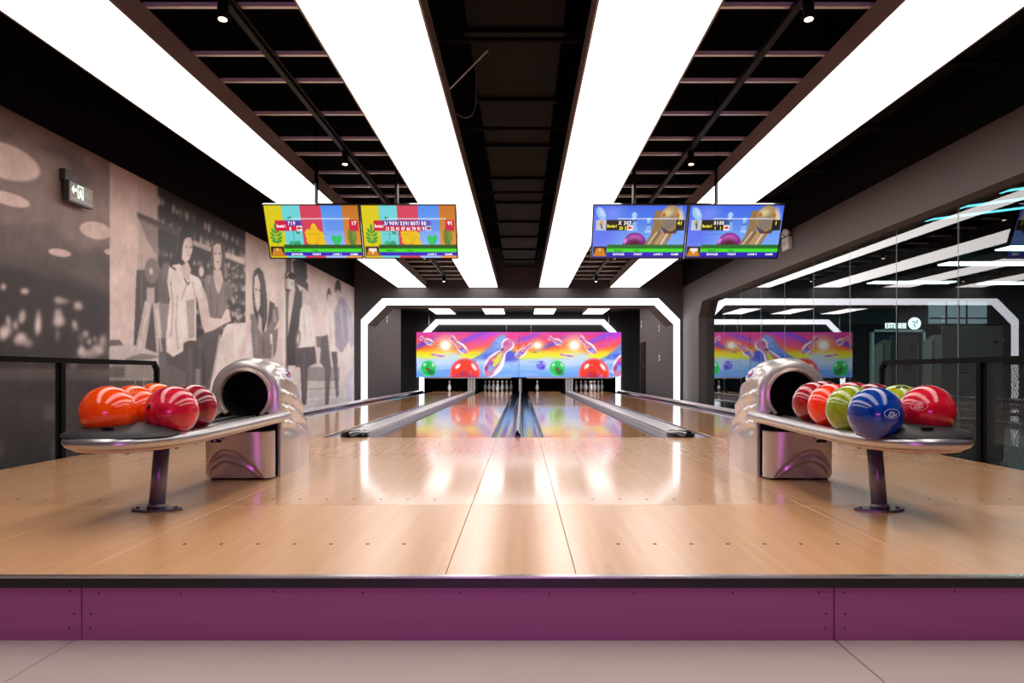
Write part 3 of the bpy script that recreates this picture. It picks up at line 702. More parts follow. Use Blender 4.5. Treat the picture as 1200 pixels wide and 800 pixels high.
    for ox in (-151,0,151):
        sun(522+ox,404.5,6.5); sun(630+ox-151,404.5,4)
        pin(491.5+ox,395+0,508+ox,403,7.5); pin(527.5+ox,394,547+ox,414,10); pin(505+ox,415,521+ox,417.5,4.6)
        ball(502+ox,431.5,8.8,(40,200,100),(20,120,60),(90,236,150),(120,90,30)); ball(545+ox,437.5,17,(246,60,40),(150,60,190),(240,120,170),(200,30,30)); ball(634+ox-151,428,5.3,(110,110,230),(80,70,200),(150,150,240),(150,140,240))
        pin(599+ox,398,570+ox,440,21); c.poly([(577+ox,428),(583+ox,416),(589+ox,412),(586+ox,424),(579+ox,430)],(220,240,70),.9); c.poly([(576+ox,427),(582+ox,417),(587+ox,412),(583+ox,416)],(230,50,40),.9); c.ell(570+ox,431,2.2,4,(180,60,150),20,.4)
        pin(616+ox,405,604+ox,418,7); pin(624+ox,403,606+ox,418,9); c.ell(626.5+ox,412.5,3,.9,(120,130,90))
    c.blur(.3); return c
sc_ = paint_screen()
YM = 24.14
def screen_x(px): return (px-611)*YM/F
def screen_z(py): return EYE+(437.5-py)*YM/F
M_SCR = vcol_mat('backlit_pin_screen', e=0.47)
for a, b_, nm in ((488,607.8,'on the mural side of the centre line'),(608.2,728,'on the glass side of the centre line')):
    s = thing('pin_screen', (screen_x((a+b_)/2), YM, screen_z(442)), 'backlit rainbow bowling art screen '+nm, 'screen', 'backlit pin screens')
    U, Vv = np.meshgrid(np.linspace(a,b_,420), np.linspace(389,442,190))
    P = np.stack([screen_x(U), np.full_like(U,YM), screen_z(Vv)], -1)
    grid_print('artwork', P, sc_.at(U,Vv), M_SCR, s)
    MB().box(screen_x(a), screen_x(b_), YM+.004, YM+.10, screen_z(442), screen_z(389)).mk('light_box', M_TRACK, s)
    MB().box(screen_x(a)+.25, screen_x(b_)-.25, YM+.01, YM+.09, screen_z(442)-.035, screen_z(442)-.002).mk('lower_rail', M_ALU, s)
    for x in (screen_x(a)+.4, screen_x(b_)-.4): MB().tube([(x,YM+.05,screen_z(389)),(x,YM+.05,2.68)], .012, 8).mk('hanger_rod', M_STEEL, s)
del sc_

# partitions between the pin decks
def column(x, wd, label):
    c = thing('pin_deck_column', (x, 24.2, 0), label, 'column', 'columns below the pin screens')
    n = 5 if wd > .15 else 2; g = wd/n
    MB().box(x-wd/2, x+wd/2, 24.27, 26.4, 0.0, .455).mk('side_panel', M_TRACK, c)
    for k in range(n): MB().bbox(x-wd/2+k*g+.004, x-wd/2+(k+1)*g-.004, 24.22, 24.268, 0.045, .455, .008).mk('fluted_strip', M_WHITE if k % 2 == 0 else M_CAP, c)
    MB().bbox(x-wd/2-.01, x+wd/2+.01, 24.21, 24.268, 0.0, .044, .008).mk('foot', M_STEEL, c)
column((lane_c[0]+lane_c[1])/2, .24, 'fluted white column between the two pin decks on the mural side')
column(C0, .09, 'narrow pale column under the join of the two pin screens')
column((lane_c[2]+lane_c[3])/2, .24, 'fluted white column between the two pin decks on the glass side')

# lamp bars lighting the pin decks from behind the screens
M_PINL = emis('pin_deck_lamp', (245,248,255), 26.0)
for lc, nm in zip(lane_c, ('nearest the mural','just left of the centre column','just right of the centre column','nearest the glass')):
    t_ = thing('pin_deck_lamp', (lc,24.5,.5), 'slim lamp bar hidden above the pin deck '+nm, 'lamp', 'pin deck lamps')
    MB().box(lc-.5,lc+.5,24.40,24.44,.505,.53).mk('tube', M_PINL, t_)
    MB().box(lc-.52,lc+.52,24.38,24.46,.53,.56).mk('housing', M_TRACK, t_)
    MB().box(lc-.3,lc+.3,24.24,24.40,.54,.56).mk('bracket', M_TRACK, t_)
# pins
M_PIN = mat('white_pin_plastic', (236,234,232), 0.25, coat=.4); M_RED = mat('red_pin_stripe', (190,30,34), .35)
def pin_radius(h):
    hs=[0,.02,.06,.114,.16,.2,.24,.27,.29,.32,.345,.365,.378,.381]; rs=[.0258,.029,.046,.0605,.0555,.043,.028,.0232,.024,.031,.0322,.027,.013,.0]
    return float(np.interp(h,hs,rs))
proto = None
def pin(x, y, label, group):
    global proto
    if proto is None:
        p = thing('bowling_pin', (x,y,0), label, 'bowling pin', group)
        MB().lathe([(0,0.001)]+[(pin_radius(.381*i/26), .001+.381*i/26) for i in range(27)], (x,y,0), seg=16).mk('body', M_PIN, p, True)
        for h in (.258,.288): MB().lathe([(pin_radius(h-.006)+.0012,h-.006),(pin_radius(h+.006)+.0012,h+.008)], (x,y,0), seg=16).mk('red_stripe', M_RED, p, True)
        proto = p; return p
    p = proto.copy(); COL.objects.link(p); p.location = (x,y,0); tag(p, label, 'bowling pin', group)
    for ch in list(proto.children):
        c = ch.copy(); COL.objects.link(c); c.parent = p
    return p
YH = 25.35
pin(lane_c[0], YH, 'lone bowling pin standing on the lane nearest the mural wall', 'single standing pins')
pin(lane_c[2]-.2, YH+.26, 'lone bowling pin standing on the lane just past the centre divider', 'single standing pins')
rack = [(0,0)]+[(s*.1524,.264) for s in (-1,1)]+[(s*.3048,.528) for s in (-1,0,1)]+[(s*.1524,.792) for s in (-3,-1,1,3)]
for lc, nm in ((lane_c[1],'white bowling pin in the full rack left of the centre divider'),(lane_c[3],'white bowling pin in the full rack nearest the glass wall')):
    for dx, dy in rack: pin(lc+dx, YH+dy, nm, nm.replace('white bowling pin in','pins of'))

# ------------------------------------------------------------------ hanging score monitors
def paint_leaf():
    c = Canvas(0,0,100,56.3,4.4,(220,200,20))
    c.rect(0,0,18.5,57,(222,204,16)).rect(18.5,0,38,57,(110,214,220)).rect(38,0,60.5,57,(214,62,92)).rect(60.5,0,83,57,(120,172,248)).rect(83,0,100,57,(228,140,50))
    c.grad(60.5,0,83,57,[(0,(70,140,240)),(57,(170,200,255))]); c.grad(83,0,100,57,[(0,(196,112,30)),(57,(240,160,76))])
    def leaf(x,y,w_,h_,col,an=0): c.ell(x,y,w_,h_,col,an); c.ell(x,y,w_*.35,h_*.8,(255,255,255),an,.8,.12)
    g=(30,150,60)
    for k,(dx,dy,an) in enumerate(((0,-9,0),(-2.5,-5,-40),(2.6,-5,40),(-3.6,-1,-50),(3.6,-1,50),(-3.8,3,-60),(3.8,3,60),(-2.6,6.5,-70),(2.6,6.5,70))): leaf(9+dx,32+dy,1.3,3.2,g,an)
    c.line([(9,24),(9.5,42)],.5,(20,110,50))
    c.line([(27,13),(28.5,46)],.5,(20,140,110)); leaf(26,13,2.2,1,(20,120,90),10); leaf(33,29,2.4,1.2,(20,130,90),20); leaf(25,41,3,3.2,(30,180,110)); leaf(31.5,41,3,3.2,(20,160,100)); 
    for x,y,rx,ry,an in ((46,33,5,8,-25),(50.5,28,4,9,0),(55,34,5.6,7,30),(47,38,6,4,0),(57,40,5,4.5,20)): c.ell(x,y,rx,ry,(240,196,20),an)
    c.poly([(44,24),(47,28),(50,20),(53,28),(56,25),(56,36),(44,36)],(238,190,20)); c.line([(51,40),(50,52)],.6,(240,220,150)); c.line([(51,40),(58,33)],.6,(200,150,10))
    c.poly([(68,34),(71,31.5),(74.5,33),(78,31),(80,34),(78,40),(74,44),(70,40)],(30,196,110))
    for k in range(7):
        y=24+k*3; wv=1.5+2.6*math.sin((k+1)/8*3.14); leaf(91-wv*.6,y+1,wv*.8,1.1,(50,120,30),35); leaf(91+wv*.6,y+1,wv*.8,1.1,(60,140,36),-35)
    c.line([(89.5,22),(92,46)],.5,(40,100,30)); return c
def paint_trophy():
    c = Canvas(0,0,100,56.3,4.4,(90,140,245)); c.grad(0,0,100,57,[(0,(58,98,232)),(30,(110,160,250)),(57,(140,190,252))])
    c.ell(6,30,20,22,(90,110,240),0,.6,.8); c.ell(22,8,10,8,(150,170,255),0,.8,.5); c.ell(60,10,22,8,(60,120,236),0,.8,.6)
    c.ell(8,9,4.5,8,(150,196,250),-28,.15); c.ell(9,8,2.2,5,(190,220,255),-28,.4)
    def wp(x,y,k): c.ell(x,y-5*k,2.6*k,3*k,(170,214,255),0,.2); c.poly([(x-1.5*k,y-3*k),(x+1.5*k,y-3*k),(x+4*k,y+10*k),(x-4*k,y+10*k)],(190,220,252),.8); c.line([(x-2*k,y+1*k),(x+2.6*k,y-.4*k)],1.6*k,(60,40,110))
    wp(44,16,1.1); wp(60,20,.9)
    c.ell(46,42,13,13,(120,30,130)); c.ell(46,36,8,5,(214,110,206),0,.4,.8); c.ell(46,43,8,7,(70,10,40),0,.4,.9); c.ell(35.5,38,2,3,(220,140,220),20,.4)
    br=(150,116,76); c.poly([(66,6),(74,5),(74,30),(68,46),(54,46),(63,32)],br); c.poly([(74,28),(90,26),(78,46),(60,46)],(176,146,110)); 
    for k in range(5): c.line([(70+k*4,28),(58+k*5,46)],1.1,[(230,222,214),(90,66,50),(210,150,80),(240,236,230),(120,90,60)][k])
    c.ell(84,14,12,14,(170,140,96)); c.ell(82,18,8,9,(132,118,104),0,.3); c.ell(80,8,5,4,(226,206,150),-20,.6,.9); c.ell(95,14,3,11,(230,220,200),-10,.5,.8)
    c.ell(76,10,1.9,2.2,(190,110,30)); c.ell(91,10.5,1.9,2.2,(190,110,30)); c.poly([(73,22),(84,28),(95,22),(90,30),(78,30)],(70,44,34),.8)
    return c
M_TVS = vcol_mat('monitor_picture', e=0.44); M_TXT = emis('score_white', (255,250,250), .55, False); M_TXY = emis('score_yellow', (240,232,60), .55, False)
M_TXK = emis('score_black', (20,20,24), .2, False); M_BEZ = mat('monitor_bezel', (18,18,20), .25, coat=.3)
def monitor(x0, x1, kind, score, label):
    y0, y1, z0, z1 = 7.15, 7.385, 2.27, 1.775     # top / bottom edges: the face leans down to the players
    H = math.hypot(y1-y0, z0-z1); up = Vector((0,(y0-y1)/H,(z0-z1)/H)); rt = Vector((1,0,0)); nrm = rt.cross(up)
    TL = Vector((x0,y0,z0)); W = x1-x0
    tv = thing('score_monitor', ((x0+x1)/2, (y0+y1)/2, z1), label, 'monitor', 'hanging score monitors')
    bz = .012
    MB().obox(TL+rt*W/2-up*H/2-nrm*.024, rt*W/2, up*H/2, nrm*.018).mk('housing', M_BEZ, tv)
    b = MB()
    for c_, hx, hy in ((TL+rt*W/2-up*bz/2, W/2, bz/2),(TL+rt*W/2-up*(H-bz/2), W/2, bz/2),(TL+rt*bz/2-up*H/2, bz/2, H/2-bz),(TL+rt*(W-bz/2)-up*H/2, bz/2, H/2-bz)):
        b.obox(c_, rt*hx, up*hy, nrm*.006)
    b.mk('bezel', M_BEZ, tv)
    c = paint_leaf() if kind == 'leaf' else paint_trophy()
    lf = kind == 'leaf'
    # score row boxes
    if lf:
        c.rect(9.5 if len(score[0]) < 6 else 12,16,22,27,(206,22,70))
        L0 = 22; n = len(score[0])*2.85+ (7.5 if score[2] < 0 else 6)
        c.rect(L0,16,L0+n,21.5,(96,40,150)); c.rect(L0,21.5,L0+n-6,27,(206,22,70)); c.rect(L0+n-6,21.5,L0+n,27,(250,250,250)); c.rect(L0+n-3,16,L0+n,21.5,(90,60,190))
        c.rect(89,15.5,98.5,27,(206,22,70)); ar=(176,20,24); c.rect(63,16,83,27,(80,130,226),.4)
    else:
        c.rect(3,15.5,14,26.5,(196,200,214)); c.ell(8.5,19,1.6,2.8,(80,160,90) if score[2]>0 else (220,160,40)); c.line([(8.5,20),(9.5,25)],1.3,(60,50,60)); c.line([(6,19),(11,17.5)],.9,(214,160,120))
        c.rect(14,15.5,26,26.5,(22,20,14)); L0 = 26; n = 18 if score[2] > 0 else 17
        c.rect(L0,15.5,L0+n-5,26.5,(22,22,26)); c.rect(L0+n-5,15.5,L0+n,21,(30,90,150)); c.rect(L0+n-6,21,L0+n,26.5,(250,250,250)); c.rect(90,15.5,99,26.5,(26,22,16)); ar=(220,20,24); c.rect(44,16,66,26.5,(90,140,230),.4)
    ax = L0+n-3; sg = score[2]; yy = 24.2 if lf else 23.8
    c.rect(ax-2.2,yy-.8,ax+2.2,yy+.8,ar); c.poly([(ax+sg*2.8,yy),(ax,yy-2.2),(ax,yy+2.2)],ar)
    c.rect(26,13.6,90,14.6,(236,236,250))
    c.rect(16,42,100,46.3,(10,86,24) if lf else (22,110,40)); c.rect(16,46.3,100,50.2,(60,230,40)); c.rect(16,50.2,100,54.2,(40,20,196)); 
    if not lf: c.rect(0,54.2,100,57,(30,30,150))
    c.rect(1,44,15.5,55,(40,24,16)); c.poly([(4,46),(12.5,46),(15.5,55),(1,55)],(206,130,30)); 
    for k in ((4,) if score[3] == 1 else range(1,9)): c.ell(4+k*1.05,47.5,.55,1.8,(250,250,250))
    if score[3] != 1: c.poly([(4.5,47),(12.5,47),(8.5,52.5)],(236,236,240),.85)
    c.blur(.22)
    U, Vv = np.meshgrid(np.linspace(0,1,240), np.linspace(0,1,136))
    o0 = TL+rt*bz-up*bz+nrm*.002; ww, hh = W-2*bz, H-2*bz
    P = np.array(o0)[None,None]+U[...,None]*np.array(rt)*ww-Vv[...,None]*np.array(up)*hh
    sc = grid_print('screen', P, c.at(U*100,Vv*56.3), M_TVS, tv)
    def txt(s, x, y, h, m_, nm='lettering', al='LEFT', sx=1.0, bold=.02):
        text_mesh(s, h*hh/56.3*1.38, o0+rt*(x/100*ww)-up*(y/56.3*hh)+nrm*.0015, rt, up, m_, sc, nm, al, sx=sx, bold=bold)
    tx = M_TXT if lf else M_TXY
    x_ = (11 if len(score[0]) < 6 else 13) if lf else 15
    txt('Bowler1', x_, 23.4, 3.3, tx, sx=.62 if lf else .68)
    for k, ch in enumerate(score[0]):
        if ch != ' ': txt(ch, L0+1.2+k*2.85, 20.9 if lf else 20.5, 4.1, M_TXT, 'score_digit', sx=.8)
    for k, s_ in enumerate(score[1]): txt(s_, L0+2.2+k*5.7, 26.5 if lf else 26, 3.8, tx, 'score_digit', sx=.75)
    txt(score[4], 94, 20.6, 4.0, tx, 'total_digits', 'CENTER')
    txt('LANE %d' % score[5], 68, 53.6, 2.2, M_TXT); txt('GAME', 87, 53.6, 2.2, M_TXT)
    if score[5] != 2: txt('BOWLER', 23, 53.6, 2.2, M_TXT); txt('POINT', 46, 53.6, 2.2, M_TXT)
    txt('Bowler1', 24, 49.4, 2.0, M_TXK); txt('Total', 46, 49.4, 2.0, M_TXK)
    xm = (x0+x1)/2
    xp = score[6]
    b = MB(); b.tube([(xp,7.30,2.15),(xp,7.30,3.4)], .019, 10); b.mk('ceiling_pole', M_BEZ, tv)
    MB().box(xp-.12, xp+.12, 7.275, 7.325, 2.0, 2.16).mk('mount_plate', M_BEZ, tv)
monitor(-2.527,-1.585,'leaf',('719',['8'],-1,1,'17',1,-2.04),'hanging leaf striped monitor nearest the mural wall')
monitor(-1.578,-.636,'leaf',('3/909/339/807/00',['13','22','41','47','66','74','91','91'],1,10,'91',2,-1.24),'hanging leaf striped monitor showing a long row of score boxes')
monitor(.698,1.628,'trophy',('X 303',['30','33'],-1,1,'41',3,1.12),'hanging blue trophy picture monitor nearer the middle of the hall')
monitor(1.635,2.575,'trophy',('0100',['1','1'],1,10,'1',4,1.94),'hanging blue trophy picture monitor nearest the glass wall')

# ------------------------------------------------------------------ wall fittings
M_SIGNK = mat('sign_casing', (58,54,54), .4); M_SIGNG = emis('sign_pictogram_green', (214,250,222), .8, False); M_SIGNF = mat('sign_face_grey', (150,138,134), .35)
ex = thing('exit_sign', (XL+.05, 6.0, 2.25), 'lit green running man exit sign with arrow on the mural', 'exit sign')
y0, y1, z0, z1 = 5.86, 6.19, 2.0, 2.17; xs_ = XM+.075
MB().box(XM+.03, xs_-.004, y0, y1, z0, z1).mk('casing', M_SIGNK, ex)
MB().box(xs_-.004, xs_, y0+.008, y1-.008, z0+.012, z1-.008).mk('face', M_SIGNF, ex)
MB().box(xs_, xs_+.001, y0+.02, y1-.02, z0+.012, z0+.04).mk('black_band', M_BEZ, ex)
MB().box(XM+.0, XM+.05, y0-.01, y0+.09, z1-.002, z1+.085).mk('junction_box', M_SIGNK, ex)
MB().box(XM+.0, XM+.032, y0+.1, y1-.1, z0+.04, z1-.04).mk('bracket', M_SIGNK, ex)
fnY = lambda u,v,d: (d, y0+u, z0+v)
b = MB(); b.prism([(.03,.105),(.06,.14),(.06,.118),(.095,.118),(.095,.092),(.06,.092),(.06,.07)], fnY, xs_, xs_+.002); b.mk('arrow', M_SIGNG, ex)
b = MB()
for q in ([(.11,.045),(.12,.045),(.12,.148),(.11,.148)],[(.18,.045),(.19,.045),(.19,.148),(.18,.148)],[(.11,.14),(.19,.14),(.19,.15),(.11,.15)],
          [(.14,.12),(.155,.125),(.165,.11),(.15,.105)],[(.135,.10),(.16,.11),(.165,.08),(.14,.075)],[(.14,.08),(.155,.078),(.135,.045),(.122,.05)],[(.15,.08),(.165,.08),(.185,.05),(.175,.042)],[(.125,.095),(.14,.105),(.14,.09)]):
    b.prism(q, fnY, xs_, xs_+.002)
b.mk('running_figure', M_SIGNG, ex)
b = MB()
for k in range(3): b.box(xs_, xs_+.0015, y0+.21, y0+.29, z0+.07+k*.022, z0+.08+k*.022)
b.mk('small_lettering', mat('sign_text_pale', (170,190,170), .5), ex)
def emergency_lamp(x, sx, y, z, label):
    t_ = thing('emergency_lamp', (x+sx*.03,y,z), label, 'emergency lamp', 'twin head emergency lamps')
    MB().bbox(min(x,x+sx*.06),max(x,x+sx*.06), y-.12,y+.12, z,z+.17, .012).mk('battery_box', M_WHITE, t_)
    for s in (-1,1):
        MB().lathe([(.0,-.05),(.035,-.045),(.05,0),(.052,.03)], (x+sx*.06,y+s*.07,z+.22), (sx*.8,-.5,-.2), 14).mk('lamp_head', M_WHITE, t_, True)
        MB().lathe([(0,.027),(.048,.027)], (x+sx*.06,y+s*.07,z+.22), (sx*.8,-.5,-.2), 14).mk('lens', M_STEEL, t_)
        MB().tube([(x+sx*.04,y+s*.06,z+.16),(x+sx*.05,y+s*.07,z+.2)], .01, 6).mk('swivel', M_SIGNK, t_)
    MB().lathe([(0,.001),(.02,.001),(.02,-.004)], (x+sx*.061,y+.03,z+.09), (sx,0,0), 10).mk('indicator', M_SIGNK, t_)
emergency_lamp(XM, 1, 11.55, 1.94, 'white twin head emergency lamp mounted on the mural')
emergency_lamp(XR, -1, 9.75, 2.26, 'white twin head emergency lamp on the taupe beam above the glass')
for x, sx, y, z, hgt, lb in ((-3.5,1,19.0,1.95,.16,'small white sensor high on the mural side alley wall'),(3.44,-1,20.9,1.93,.2,'small white box by the top of the black door'),
                        (3.44,-1,18.2,1.66,.15,'upper small white switch on the glass side alley wall'),(3.44,-1,18.2,.93,.15,'lower small white switch on the glass side alley wall')):
    t_ = thing('wall_switch', (x,y,z), lb, 'wall fitting', 'small alley wall fittings')
    MB().bbox(min(x,x+sx*.03),max(x,x+sx*.03), y-.07,y+.07, z,z+hgt, .006).mk('cover', M_WHITE, t_)
    MB().box(min(x+sx*.03,x+sx*.04),max(x+sx*.03,x+sx*.04), y-.02,y+.02, z+hgt*.3,z+hgt*.7).mk('button', M_SIGNK, t_)

# ------------------------------------------------------------------ ball returns
M_SILVER = mat('silver_metallic_paint', (208,202,199), 0.28, 0.6, coat=0.4)
M_RING = mat('warm_silver_ring', (196,172,160), 0.3, 0.5, coat=.4)
M_HOLE = mat('ball_hole_black', (6,6,7), .6)
M_CHROME = mat('satin_chrome', (192,190,192), 0.3, 0.85)
M_POLE = mat('dark_steel_pole', (126,120,132), 0.3, 0.6)
M_TRAY = mat('dark_tray', (40,40,44), .4, .3)
YB, BL = 4.40, 0.72            # hood front, hood length
HZ, HR = 0.49, 0.140           # hole centre height and radius
def ball_return(cx, sg, label):
    """sg: +1 when the outer side is +x"""
    br = thing('ball_return', (cx, YB, 0), label, 'ball return', 'ball returns on the approach')
    NS, NA = 64, 124
    def hood_pt(t, k):
        hw = .203+.012*math.sin(math.pi*min(1,t/.6)) - (.03*max(0,(t-.5)/.5)**2)
        top = float(np.interp(t, [0,.12,.3,.45,.6,.75,.88,.96,1], [.695,.715,.712,.69,.64,.56,.46,.40,.34]))
        zs = max(.12, top-.205); n0 = 36; n1 = NA-2*n0
        if k <= n0: x, z = -hw, zs*k/n0
        elif k >= NA-n0: x, z = hw, zs*(NA-k)/n0
        else:
            a = math.pi*(k-n0)/n1; x = -hw*math.copysign(abs(math.cos(a))**.9, math.cos(a)); z = zs+(top-zs)*math.sin(a)**.95
        # sweeping wave ridges pressed into the flanks
        if abs(x) > hw*.55:
            q = (z+.16*t**1.6)/.088; fr = q-math.floor(q)
            env = max(0,min(1,(z-.22)/.07))*max(0,min(1,(.66-z)/.08))*max(0,min(1,t/.16))*max(0,min(1,(1.02-t)/.1))
            fr = min(1, fr/.82) if fr < .82 else 1-(fr-.82)/.18
            x -= math.copysign(.020*env*(1-fr**1.3), x)
        return (cx+x, YB+t*BL, z)
    rings = [[hood_pt(i/NS, k) for k in range(NA+1)] for i in range(NS+1)]
    b = MB(); b.loft(rings, closed=False)
    last = rings[-1]; cpt = (cx, YB+BL, .1)
    n = len(b.v); b.add(last+[cpt], [(k+1, k, len(last)) for k in range(len(last)-1)])
    # front face around the ball hole (down to the rack)
    fr_o = [p for p in rings[0] if p[2] >= .33]; inner = []
    for p in fr_o:
        d = Vector((p[0]-cx, 0, p[2]-HZ)).normalized()
        q = Vector((cx, YB-.012, HZ))+d*(HR+.022); q.z = max(q.z, .335); inner.append(tuple(q))
    mid = [((a[0]+c_[0])/2, YB-.012, (a[2]+c_[2])/2) for a, c_ in zip(fr_o, inner)]
    b.loft([fr_o, mid, inner], closed=False)
    hood = auto_smooth(b.mk('hood', M_SILVER, br), 38)
    # ring around the hole and black throat
    arc = [math.radians(a) for a in range(-50, 231, 6)]
    def arcpts(r, y): return [(cx+r*math.cos(a), y, max(.335, HZ+r*math.sin(a))) for a in arc]
    auto_smooth(MB().loft([arcpts(HR+.026,YB-.010), arcpts(HR+.022,YB-.026), arcpts(HR+.008,YB-.030), arcpts(HR,YB-.02), arcpts(HR,YB+.03)], closed=False).mk('hole_ring', M_RING, br), 50)
    MB().lathe([(HR,0.0),(HR*.98,.3),(0,.32)], (cx,YB+.0,HZ), (0,1,0), 32).mk('throat', M_HOLE, br, True)
    MB().box(cx-.13, cx+.13, YB-.03, YB+.1, .335, .36).mk('hole_lip', M_RUBBER, br)
    # dark recess below the rack
    MB().box(cx-.19, cx+.19, YB+.02, YB+.05, .01, .335).mk('recess_panel', M_HOLE, br)
    for s in (-1,1): MB().bbox(cx+s*.203-.012, cx+s*.203+.012, YB-.004, YB+.03, 0, .36, .006).mk('corner_post', M_SILVER, br)
    # round logo badge on the inner flank
    xi = cx-sg*.2; bz_ = MB()
    bz_.lathe([(0,.004),(.048,.004),(.053,-.004)], (cx-sg*.185, YB+.2, .615), (-sg*.85,-.1,.55), 20); lg = bz_.mk('logo_badge', mat('badge_white', (232,232,240), .3), br, True)
    b = MB(); nrm = Vector((-sg*.85,-.1,.55)).normalized(); e1 = nrm.cross(Vector((0,0,1))).normalized(); e2 = nrm.cross(e1); o_ = Vector((cx-sg*.185,YB+.2,.615))+nrm*.005
    b.tube([o_+e1*(.034*math.cos(a))+e2*(.026*math.sin(a)) for a in [i*.4 for i in range(13)]], .004, 6, up=nrm); b.mk('badge_swirl_blue', mat('badge_blue', (70,80,170), .3), lg)
    MB().tube([o_+e1*(.012*math.cos(a))+e2*(.012*math.sin(a)) for a in [i*.5 for i in range(9)]], .005, 6, up=nrm).mk('badge_swirl_red', mat('badge_red', (200,70,100), .3), lg)
    # front pod with arched relief
    NU, NV = 60, 34; rows = []
    for j in range(NV+1):
        z = .012+.27*j/NV; row = []
        for i in range(NU+1):
            a = math.radians(-90+180*i/NU); sx_ = math.copysign(abs(math.sin(a))**.72, math.sin(a)); cy = math.cos(a)**.62
            x = .198*sx_; y = -.12*cy
            u = x*sg/.198                                   # +1 on the outer side
            pk = .32; q = (u-pk)/(.68 if u > pk else 1.1)
            h1 = .185*max(0,math.cos(min(1.57,abs(q)*1.5)))**.8; h2 = .115*max(0,math.cos(min(1.57,abs(q)*1.62)))**.8
            ins = 0.024*max(0,min(1,(h1-z)/.016)) + .022*max(0,min(1,(h2-z)/.014)); ins -= .010*max(0,min(1,(h1-z)/.05))
            row.append((cx+x*(1-ins*1.2), YB-.055+y+ins*cy+.012*(1-z/.28)*cy, z))
        rows.append(row)
    b = MB(); b.loft(rows, closed=False)
    topc = [(p[0], p[1], p[2]) for p in rows[-1]]; inn_ = [(cx+(p[0]-cx)*.94, p[1]+.012, p[2]+.004) for p in topc]; low = [(p[0],p[1],p[2]-.05) for p in inn_]
    b.loft([topc, inn_, low], closed=False)
    pod = auto_smooth(b.mk('front_pod', M_SILVER, br), 45)
    yp = YB-.012-.155*(1-.35)**.5
    MB().bbox(cx+sg*.105-.032, cx+sg*.105+.032, YB-.176, YB-.12, .222, .240, .006).mk('pod_slot', M_HOLE, br)
    MB().box(cx-.185, cx+.185, YB-.10, YB+.02, .02, .23).mk('pod_filling', M_HOLE, br)
    for k in (0,1): MB().sphere((cx-.02+.03*k, YB-.06, .30), .008, 8, 6).mk('bolt', M_CHROME, br)
    MB().box(cx-.12, cx+.10, YB-.10, YB+.02, .285, .32).mk('under_bracket', M_TRAY, br)
    # rack: rail loop, tray, inner rails
    RW = .238; zr = .346
    def rz(y): return zr+.016*(y-3.0)
    path = [(cx+RW, YB+.02, 0)]+[(cx+RW, y, 0) for y in np.linspace(YB-.15, 3.32, 6)]
    path += [(cx+RW*math.copysign(abs(math.cos(a))**.8,math.cos(a)), 3.30-.43*math.sin(a)**.9, 0) for a in [math.pi*i/28 for i in range(1,28)]]
    path += [(cx-RW, y, 0) for y in np.linspace(3.32, YB-.15, 6)]+[(cx-RW, YB+.02, 0)]
    path = [(x,y,rz(y)) for x,y,_ in path]
    MB().tube(path, .031, 14, flat=.9).mk('rail_loop', M_CHROME, br, True)
    MB().tube([(cx+(x-cx)*.93,y+.012 if y < 3.3 else y,z-.027) for x,y,z in path], .012, 8).mk('lower_rail', M_RING, br, True)
    tray = [(cx+(x-cx)*.9, y+(.02 if y < 3.3 else 0), z) for x,y,z in path]
    MB().loft([[(x,y,z-.03) for x,y,z in tray],[(x,y,z-.014) for x,y,z in tray]], True, True).mk('tray', M_TRAY, br)
    for lx in (-.16,-.055,.055,.16):
        MB().tube([(cx+lx,3.15,rz(3.15)-.008),(cx+lx,YB,rz(YB)-.008)], .011, 8).mk('ball_rail', M_CHROME, br, True)
    # rubber pad at the rack tip, hollowed for the first ball
    NR = 26; rows = []
    for j in range(NR+1):
        row = []
        for i in range(40):
            a = 2*math.pi*i/40; r = j/NR
            x = cx+.232*r*math.copysign(abs(math.cos(a))**.9,math.cos(a)); y = 3.05+(.25 if math.sin(a) > 0 else .200)*r*math.sin(a)
            z = .366+.050*max(0,1-r**2.2)**.6
            for qx, qy, qz_ in PADB:
                d = math.hypot(x-qx, y-qy)
                if d < .1085: z = min(z, qz_-math.sqrt(.1085**2-d*d))
            row.append((x,y,max(z,.338)))
        rows.append(row)
    b = MB(); b.loft(list(reversed(rows))); auto_smooth(b.mk('rubber_pad', M_RUBBER, br), 60)
    MB().obox((cx-sg*.02, 2.90, .404),(.022,0,0),(0,.008,0),(0,-.002,.004)).mk('pad_notch', M_HOLE, br)
    MB().lathe([(0,.02),(.03,.015),(.045,-.01),(.04,-.03)], (cx+sg*.2, 3.06, .362), (sg*.3,-.2,1), 16).mk('corner_cap', M_RUBBER, br, True)
    # pole, foot plate, fixings
    py0, py1 = 3.33, 3.385
    MB().tube([(cx,py0,.01),(cx,py1,.325)], .034, 20).mk('pole', M_POLE, br, True)
    MB().tube([(cx,py0,.010),(cx,py0+.003,.028)], [.044,.036], 20).mk('weld_collar', M_POLE, br, True)
    pl = [(cx-.115,py0),(cx-.10,py0-.03),(cx-.02,py0-.062),(cx+.03,py0-.06),(cx+.10,py0-.02),(cx+.115,py0+.005),(cx+.1,py0+.03),(cx+.02,py0+.062),(cx-.03,py0+.06),(cx-.1,py0+.025)]
    MB().loft([[(x,y,.001) for x,y in pl],[(x,y,.007) for x,y in pl],[(cx+(x-cx)*.96,py0+(y-py0)*.96,.010) for x,y in pl]], True, True).mk('foot_plate', M_POLE, br)
    for x,y in ((-.085,0),(.085,.005),(0,-.048),(0,.048)): MB().lathe([(0,.016),(.008,.016),(.009,.009)], (cx+x,py0+y,0), seg=8).mk('bolt', M_TRAY, br)
    MB().box(cx-.14, cx+.14, 3.24, 3.50, .308, .326).mk('mount_plate', M_TRAY, br)
